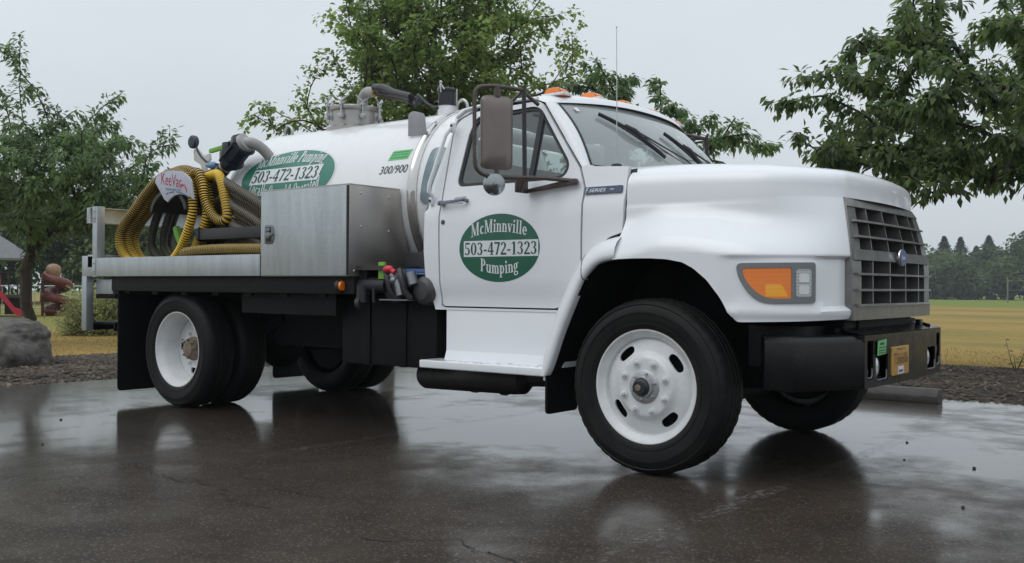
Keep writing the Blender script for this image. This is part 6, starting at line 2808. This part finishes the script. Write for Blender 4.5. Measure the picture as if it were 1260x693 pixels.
# spreading cherry at the right
CHR = [[-1.86, 5.79, 3.05], [-1.42, 5.75, 3.11], [-1.32, 5.08, 3.19], [-1.35, 6.14, 3.64], [-1.02, 5.74, 3.65], [-0.99, 6.16, 3.64], [-0.5, 5.48, 3.87], [-0.36, 5.38, 3.93], [-0.32, 5.93, 4.02], [-1.06, 4.74, 2.4], [-1.14, 5.17, 2.26], [-1.34, 6.19, 2.4], [-0.66, 5.45, 2.24], [-0.29, 5.08, 2.1], [-0.13, 5.28, 1.94], [-0.08, 5.57, 2.24], [0.01, 6.88, 2.2], [0.39, 6.32, 2.17], [0.6, 6.34, 1.99], [0.1, 5.56, 2.28], [-1.76, 5.9, 2.7]]
CHR = [[a + .18, c + .14, z] for a, c, z in CHR]
gR = np.random.default_rng(33)
extra = []
while len(extra) < 300:
    a, rr = gR.uniform(0, 2 * PI), 3.35 * gR.random() ** .55
    x, y = 1.45 + rr * math.cos(a), 7.75 + rr * math.sin(a)
    zt_ = 2.9 + 1.75 * math.sqrt(max(0, 1 - (rr / 3.4) ** 2))
    z = gR.uniform(2.32, zt_)
    if rr < 1.0 and z < 2.8 or math.degrees(math.atan2(x - 2.704, y + 4.644)) < -20.6:
        continue
    extra.append((x, y, z))
tree('cherry_tree', (1.45, 7.75, 0.03), 1.75, CHR + extra, .15, 42000, .112, 'cherrydark',
     'broad dark cherry tree spreading into the frame from the right', group='trees round the parking lot', seed=41, up=.12, spread=.06, hang=.95, twigs=4, twig_len=.26, ratio=.48, jit=.08)


# shrubs
def shrub(name, c, r, n, ll, m, label, seed):
    g = np.random.default_rng(seed)
    root = empty(name, c)
    tag(root, label, 'shrub')
    b = B()
    pts, dr = [], []
    ns = 60
    for k in range(ns):
        d = g.normal(0, 1, 3)
        d[2] = abs(d[2]) + .15
        d /= np.linalg.norm(d)
        l = g.uniform(.75, 1.08)
        tip = np.array(c) + d * np.array(r) * l
        base = np.array(c) + np.array([d[0] * .1, d[1] * .1, .02])
        midp = (base + tip) / 2 + np.array([0, 0, .06])
        b.tube([tuple(base), tuple(midp), tuple(tip)], [.012, .008, .003], 5, cap=False)
        q = n // ns
        t = g.uniform(.45, 1.05, (q, 1))
        p = base + (tip - base) * t + g.normal(0, .10, (q, 3))
        pts.append(p)
        dr.append(d + g.normal(0, .7, (q, 3)))
    pts = np.vstack(pts)
    pts[:, 2] = np.maximum(pts[:, 2], c[2] + .02)
    dr = np.vstack(dr)
    L_ = ll * g.uniform(.6, 1.2, len(pts))
    V, F = leaves_mesh(pts, dr, L_, L_ * .5)
    mesh_obj('stems', b.v, b.f, 'bark', root, angle=None)
    np_mesh('foliage', V, F, m, root)


shrub('shrub', (-16.0, 5.85, -.02), (.72, .72, .95), 9000, .07, 'shrubleaf', 'rounded pale yellow green shrub behind the truck tail', 51)
shrub('shrub', (-15.6, 7.1, -.02), (.9, .8, .85), 8000, .07, 'shrubdark', 'darker green shrub half hidden by the truck tail', 52)
shrub('shrub', (-17.2, 8.6, -.02), (1.1, .9, 1.0), 8000, .08, 'shrubdark', 'green shrub mostly hidden behind the truck bed', 53)

# weed on the mulch at the far right
root = empty('weed_plant', (.28, 8.05, .03))
tag(root, 'small dark weed with a tall stem on the mulch at the right edge', 'plant')
b = B()
pts, dr, ll = [], [], []
gw = np.random.default_rng(60)
for k in range(4):
    a = gw.uniform(0, 2 * PI)
    P = [np.array([.28, 8.05, .03]), np.array([.28 + .05 * math.cos(a), 8.05 + .05 * math.sin(a), .16]), np.array([.28 + .11 * math.cos(a), 8.05 + .11 * math.sin(a), .24 + .06 * k])]
    b.tube([tuple(p) for p in P], [.006, .004, .002], 5, cap=False)
    for t in np.linspace(.35, 1, 6):
        p = P[0] * (1 - t) ** 2 + 2 * t * (1 - t) * P[1] + t * t * P[2]
        pts.append(p)
        dr.append(np.array([gw.normal(), gw.normal(), -.1]))
        ll.append(gw.uniform(.05, .09))
pts, dr, ll = np.array(pts), np.array(dr), np.array(ll)
V, F = leaves_mesh(pts, dr, ll, ll * .5)
mesh_obj('stem', b.v, b.f, 'bark', root, angle=None)
np_mesh('leaves', V, F, 'cherrydark', root)

# grass tufts along the mulch and over the near lawn
MT['blade'] = leaf_mat('grass_blade', (.22, .19, .05), (.46, .32, .10), .35, .8, (.52, .40, .17))
n = 34000
gg = np.random.default_rng(70)
x = np.where(gg.random(n) < .45, gg.uniform(-18, -10.3, n), gg.uniform(-10.5, 8, n))
y = np.where(x < -10.3, gg.uniform(-3, 10, n), 8.9 + 4 * gg.random(n) ** 2.2)
hh = gg.uniform(.02, .06, n) * np.where(gg.random(n) < .06, 2.0, 1)
zz = np.array([terrain(a, c) for a, c in zip(x, y)]) - .01
pos = np.stack([x, y, zz], 1)
dd = np.stack([gg.normal(0, .45, n), gg.normal(0, .45, n), np.ones(n)], 1)
V, F = leaves_mesh(pos, dd, hh, np.full(n, .012), fold=0)
o = np_mesh('grass', V, F, 'blade')
tag(o, 'short dry grass blades along the edge of the mulch', kind='stuff')


# ------------------------------------------------------------------ far woods
def bushy(name, x, y, h, w, n, ls, m, label, group, seed, trunk_h=.12):
    g = np.random.default_rng(seed)
    z0 = terrain(x, y)
    root = empty(name, (x, y, z0))
    tag(root, label, 'tree', group)
    b = B()
    b.tube([(x, y, z0), (x + .1, y, z0 + h * .4), (x, y, z0 + h * .75)], [w * .05, w * .035, w * .012], 7, cap=False)
    ncl = 34
    pts, dr = [], []
    for k in range(ncl):
        d = g.normal(0, 1, 3)
        d /= np.linalg.norm(d)
        rr = g.uniform(.35, 1) ** .6
        cz = z0 + h * (.54 + .40 * d[2] * rr)
        prof = 1 - .35 * max(0, d[2])
        c = np.array([x + w * .42 * d[0] * rr * prof, y + w * .42 * d[1] * rr * prof, cz])
        r = w * g.uniform(.12, .22)
        q = n // ncl
        u = g.normal(0, 1, (q, 3))
        u /= np.linalg.norm(u, axis=1, keepdims=True)
        p = c + u * r * g.uniform(.55, 1.05, (q, 1)) * np.array([1, 1, .75])
        pts.append(p)
        dr.append(u + np.array([0, 0, -.5]) + g.normal(0, .5, (q, 3)))
        b.tube([(x, y, z0 + h * .35), tuple((np.array([x, y, z0 + h * .5]) + c) / 2), tuple(c)], [w * .02, w * .012, w * .004], 5, cap=False)
    pts, dr = np.vstack(pts), np.vstack(dr)
    pts[:, 2] = np.maximum(pts[:, 2], z0 + .1)
    L_ = ls * g.uniform(.6, 1.3, len(pts))
    V, F = leaves_mesh(pts, dr, L_, L_ * .8)
    mesh_obj('trunk', b.v, b.f, 'bark', root, angle=None)
    np_mesh('crown', V, F, m, root)


def fir(name, x, y, h, w, label, group, seed):
    g = np.random.default_rng(seed)
    z0 = terrain(x, y)
    root = empty(name, (x, y, z0))
    tag(root, label, 'tree', group)
    b = B()
    b.tube([(x, y, z0), (x, y, z0 + h)], [w * .05, .03], 7, cap=False)
    pts, dr, ll = [], [], []
    for k in range(620):
        t = g.random() ** .7
        zz_ = z0 + h * (.12 + .88 * t)
        r = w * .5 * (1 - t) ** .95 * g.uniform(.45, 1.2) + .06
        a = g.uniform(0, 2 * PI)
        d = np.array([math.cos(a), math.sin(a), -.25 + .45 * t])
        for q in range(9):
            s_ = g.uniform(.2, 1)
            p = np.array([x, y, zz_]) + d * r * s_ + np.array([0, 0, -.12 * r * s_ * s_])
            pts.append(p + g.normal(0, .07, 3))
            dr.append(d + g.normal(0, .5, 3) + np.array([0, 0, -.3]))
            ll.append(.24 * w / 4 * g.uniform(.7, 1.3) * (1.15 - .7 * t) + .10)
    pts, dr, ll = np.array(pts), np.array(dr), np.array(ll)
    V, F = leaves_mesh(pts, dr, ll, ll * .5)
    mesh_obj('trunk', b.v, b.f, 'bark', root, angle=None)
    np_mesh('crown', V, F, 'conifer', root)


def at(px_ang, dist):
    """bearing (degrees right of the truck's side normal) and range from the viewpoint -> ground x, y"""
    a = math.radians(px_ang)
    return 2.704 + dist * math.sin(a), -4.644 + dist * math.cos(a)

GW = 'trees of the far wood'
gq = np.random.default_rng(90)
k = 0
ORD = ['first', 'second', 'third', 'fourth', 'fifth', 'sixth', 'seventh', 'eighth', 'ninth', 'tenth', 'eleventh', 'twelfth', 'thirteenth']
for row, (dist, hs) in enumerate(((224, 11.5), (205, 7.6))):
    for j_, ang in enumerate(np.arange(-18.5 + row * 1.1, 1.5, 2.1)):
        h = hs * gq.uniform(.80, 1.2)
        if ang > -11.9 and row == 0:
            h += 2.2
        x, y = at(ang + gq.uniform(-.3, .3), dist + gq.uniform(-4, 4))
        dk = k % 3 == 0
        bushy('tree', x, y, h, gq.uniform(11.5, 14), 3600, .80, 'wood2' if dk else 'wood1', ORD[j_] + ' tree from the left in the ' + ('tall back row' if row == 0 else 'low front row') + ' of the far wood', GW, 200 + k)
        k += 1
GF = 'tall firs above the far wood'
for i, (ang, dist, h, w, lb) in enumerate(((-14.25, 236, 13.6, 11, 'tall hazy fir nearest the grille above the far wood'), (-13.45, 234, 13.3, 10, 'second tall hazy fir from the grille with a thin spire'),
                                           (-12.10, 236, 13.6, 11, 'tall pointed fir standing alone above the far wood'), (-12.7, 240, 11.6, 9, 'short fir just left of the lone pointed fir'))):
    x, y = at(ang, dist)
    fir('fir_tree', x, y, h, w, lb, GF, 300 + i)
# wood behind the playground at the left
GP = 'trees behind the playground'
for i, (ang, dist, h, w, dk) in enumerate(((-68.5, 74, 8.0, 9, 1), (-65.5, 70, 8.2, 9, 1), (-63.2, 78, 9.0, 9, 0), (-61, 68, 6.8, 8, 1), (-58.8, 64, 6.0, 8, 0), (-56.6, 70, 6.8, 8, 0), (-54, 66, 6.2, 8, 1), (-51.5, 70, 7.0, 9, 0), (-48, 74, 7.2, 9, 1), (-44, 80, 7.0, 9, 0), (-39, 90, 7.5, 10, 1), (-33, 110, 8, 11, 0))):
    x, y = at(ang, dist)
    bushy('tree', x, y, h, w, 4800, .36, 'wood2' if dk else 'wood1', ('dark' if dk else 'mid green') + ' leafy tree beyond the playground fence, ' + ORD[i] + ' from the left', GP, 400 + i)

# utility pole in the field
x, y = at(-11.22, 128)
z0 = terrain(x, y)
root = empty('wooden_post', (x, y, z0))
tag(root, 'thin pale post standing at the far side of the dry field', 'post')
b = B()
b.tube([(x, y, z0), (x, y, z0 + 3.0)], [.085, .075], 8)
b.obj('post_shaft', mat('weathered_post', (.20, .19, .17), .8), root)
b = B()
b.tube([(x, y, z0 + 2.6), (x + 9, y + 2, z0 + 2.55)], .010, 5)
b.obj('wire', 'zinc', root)
b = B()
b.tube([(x, y, z0 + 1.5), (x + 9, y + 2, z0 + 1.45)], .010, 5)
b.obj('wire', 'zinc', root)

# ------------------------------------------------------------------ playground
MT['slidered'] = mat('pink_red_plastic', (.62, .045, .10), .4)
MT['brownred'] = mat('brown_red_plastic', (.13, .030, .022), .45)
MT['tan'] = mat('tan_plastic', (.28, .17, .09), .5)
MT['post'] = mat('dark_brown_post', (.055, .045, .038), .6)
MT['roofgrey'] = mat('grey_shelter_roof', (.17, .18, .185), .6, var=.3)


def P_(px, dep, z=0.0):
    """bearing by degrees is awkward here: px is an angle index computed from the playground's own row"""
    return at(px, dep)


def deg(px):
    return -37.92 + math.degrees(math.atan((px - 630) / 1212.0))


cx, cy = at(-65.2, 36.5)
z0 = terrain(cx, cy)
ux = Vector((math.cos(math.radians(65)) , math.sin(math.radians(65)), 0))      # rightwards as seen from the lot
uy = Vector((-ux.y, ux.x, 0))                                                  # away from the lot
O = Vector((cx, cy, z0))


def pg(a, c, z):
    return O + ux * a + uy * c + Vector((0, 0, z))


tw = empty('play_tower', tuple(O))
tag(tw, 'brown wooden play tower with a pale grey roof behind the cherry trunk', 'play tower')
for a in (-2.4, -.9, .55):
    for c in (0, 1.5):
        b = B()
        b.tube([pg(a, c, 0), pg(a, c, 1.95)], .075, 8)
        b.obj('post', 'post', tw)
for a, c in ((-2.4, -2), (.75, -2)):
    b = B()
    b.tube([pg(a, c, 0), pg(a, c, 1.4)], .05, 8)
    b.obj('post', 'post', tw)
b = B()
for k in range(3):
    V = [pg(-2.6, -.2, .62 + .0), pg(.7, -.2, .62), pg(.7, 1.7, .62), pg(-2.6, 1.7, .62), pg(-2.6, -.2, .72), pg(.7, -.2, .72), pg(.7, 1.7, .72), pg(-2.6, 1.7, .72)]
b.add(V, [(0, 3, 2, 1), (4, 5, 6, 7), (0, 1, 5, 4), (1, 2, 6, 5), (2, 3, 7, 6), (3, 0, 4, 7)])
b.obj('deck', 'post', tw)
b = B()
ap0, ap1 = pg(-1.9, .75, 2.75), pg(-.2, .75, 2.75)
e0, e1, e2, e3 = pg(-2.9, -.5, 1.92), pg(.95, -.5, 1.92), pg(.95, 2.0, 1.92), pg(-2.9, 2.0, 1.92)
d_ = Vector((0, 0, -.07))
V = [e0, e1, e2, e3, ap0, ap1] + [p + d_ for p in (e0, e1, e2, e3, ap0, ap1)]
b.add(V, [(0, 1, 5, 4), (1, 2, 5), (2, 3, 4, 5), (3, 0, 4), (6, 10, 11, 7), (7, 11, 8), (8, 11, 10, 9), (9, 10, 6), (0, 6, 7, 1), (1, 7, 8, 2), (2, 8, 9, 3), (3, 9, 6, 0)])
b.obj('roof', 'roofgrey', tw, smooth=False)
for a in np.arange(-2.2, .5, .26):
    b = B()
    b.tube([pg(a, 0, .72), pg(a, 0, 1.45)], .022, 6)
    b.obj('baluster', 'post', tw)
for c in (0, 1.5):
    b = B()
    b.tube([pg(-2.4, c, 1.45), pg(.55, c, 1.45)], .035, 6)
    b.obj('hand_rail', 'post', tw)
for a in (-2.0, -1.2, -.3, .3):
    b = B()
    V = [pg(a - .28, .9, .05), pg(a + .2, .9, .05), pg(a + .2, .9, .62), pg(a - .28, .9, .62), pg(a - .28, .95, .05), pg(a + .2, .95, .05), pg(a + .2, .95, .62), pg(a - .28, .95, .62)]
    b.add(V, [(0, 1, 2, 3), (7, 6, 5, 4), (0, 4, 5, 1), (1, 5, 6, 2), (2, 6, 7, 3), (3, 7, 4, 0)])
    b.obj('lower_panel', 'post', tw)

sl_ = empty('straight_slide', tuple(pg(-.3, -1.2, 0)))
tag(sl_, 'bright pinkish red straight slide at the left edge of the playground', 'slide')
b = B()
prof = [(-.55, .95), (-.35, .93), (.0, .62), (.34, .16), (.55, .08)]
V, F = [], []
for i, (a, z) in enumerate(prof):
    for c, dz in ((-1.55, .16), (-1.50, .0), (-.95, .0), (-.90, .16)):
        V.append(pg(a - .02, c, z + dz))
for i in range(4):
    for q in range(3):
        F.append((i * 4 + q, i * 4 + 4 + q, i * 4 + 5 + q, i * 4 + 1 + q))
b.add(V, F)
b.add([v_ + Vector((0, 0, -.05)) for v_ in V], [f_[::-1] for f_ in F])
b.obj('chute', 'slidered', sl_)
b = B()
b.tube(catmull([pg(-0.64, -1.5, .85), pg(-0.64, -1.5, 1.35), pg(-0.42, -1.5, 1.5), pg(-0.18, -1.5, 1.35), pg(-0.18, -1.5, .6)], 6), .07, 8)
b.tube(catmull([pg(-0.64, -.95, .85), pg(-0.64, -.95, 1.35), pg(-0.42, -.95, 1.5), pg(-0.18, -.95, 1.35), pg(-0.18, -.95, .6)], 6), .07, 8)
b.obj('hood_frame', 'slidered', sl_)

sc_ = pg(1.62, .6, 0)
sp_ = empty('spiral_slide', tuple(sc_))
tag(sp_, 'brown red spiral tube slide with a tan dome top', 'slide')
b = B()
pts = []
for t in np.linspace(0, 1, 60):
    a = 2.2 + t * 2 * PI * 2.1
    pts.append(sc_ + ux * .34 * math.cos(a) + uy * .34 * math.sin(a) + Vector((0, 0, 1.42 - 1.26 * t)))
pts.append(pts[-1] + ux * .35 + Vector((0, 0, -.02)))
pts.append(pts[-1] + ux * .35)
b.tube(pts, .165, 12)
b.obj('tube_chute', 'brownred', sp_)
b = B()
b.tube([sc_ + Vector((0, 0, 0)), sc_ + Vector((0, 0, 1.75))], .06, 10)
b.tube([sc_ - ux * .45, sc_ - ux * .45 + Vector((0, 0, 1.3))], .05, 8)
b.obj('centre_post', 'brownred', sp_)
b = B()
c_ = sc_ - ux * .12 + Vector((0, 0, 1.36))
b.lathe([(.21, 0), (.24, .1), (.25, .22), (.20, .34), (.11, .40), (.001, .42)], 'z', tuple(c_), 18)
b.obj('dome_top', 'tan', sp_)

fc = empty('rail_fence', tuple(pg(3.2, 6, -.03)))
tag(fc, 'thin metal picket fence running behind the spiral slide', 'fence')
b = B()
b.tube([pg(-4, 6, 1.0), pg(9, 6, 1.0)], .025, 6)
b.obj('rail', 'zinc', fc)
b = B()
b.tube([pg(-4, 6, .15), pg(9, 6, .15)], .02, 6)
b.obj('rail', 'zinc', fc)
pk = None
for a in np.arange(-4, 9, .28):
    if pk is None:
        b = B()
        b.tube([pg(a, 6, -.05), pg(a, 6, 1.0)], .014, 5)
        pk = b.obj('picket', 'zinc', fc)
        a0 = a
    else:
        o = pk.copy()
        COL.objects.link(o)
        o.parent = fc
        o.matrix_parent_inverse = pk.matrix_parent_inverse.copy()
        o.location = Vector(pk.location) + ux * (a - a0)


# ------------------------------------------------------------------ rain haze over the whole place
MT['haze'] = bpy.data.materials.new('rain_haze')
MT['haze'].use_nodes = True
hn = MT['haze'].node_tree
hn.nodes.remove(hn.nodes['Principled BSDF'])
pv = N(hn, 'ShaderNodeVolumePrincipled')
pv.inputs['Color'].default_value = (.90, .95, 1.0, 1)
pv.inputs['Density'].default_value = .0006
pv.inputs['Anisotropy'].default_value = .2
hn.links.new(pv.outputs[0], hn.nodes['Material Output'].inputs['Volume'])
b = B()
b.box(-325, -205, -3.2, 325, 355, 16.0)
o = b.obj('haze', 'haze', smooth=False)
tag(o, 'thin grey rain haze filling the air over the whole place', kind='stuff')
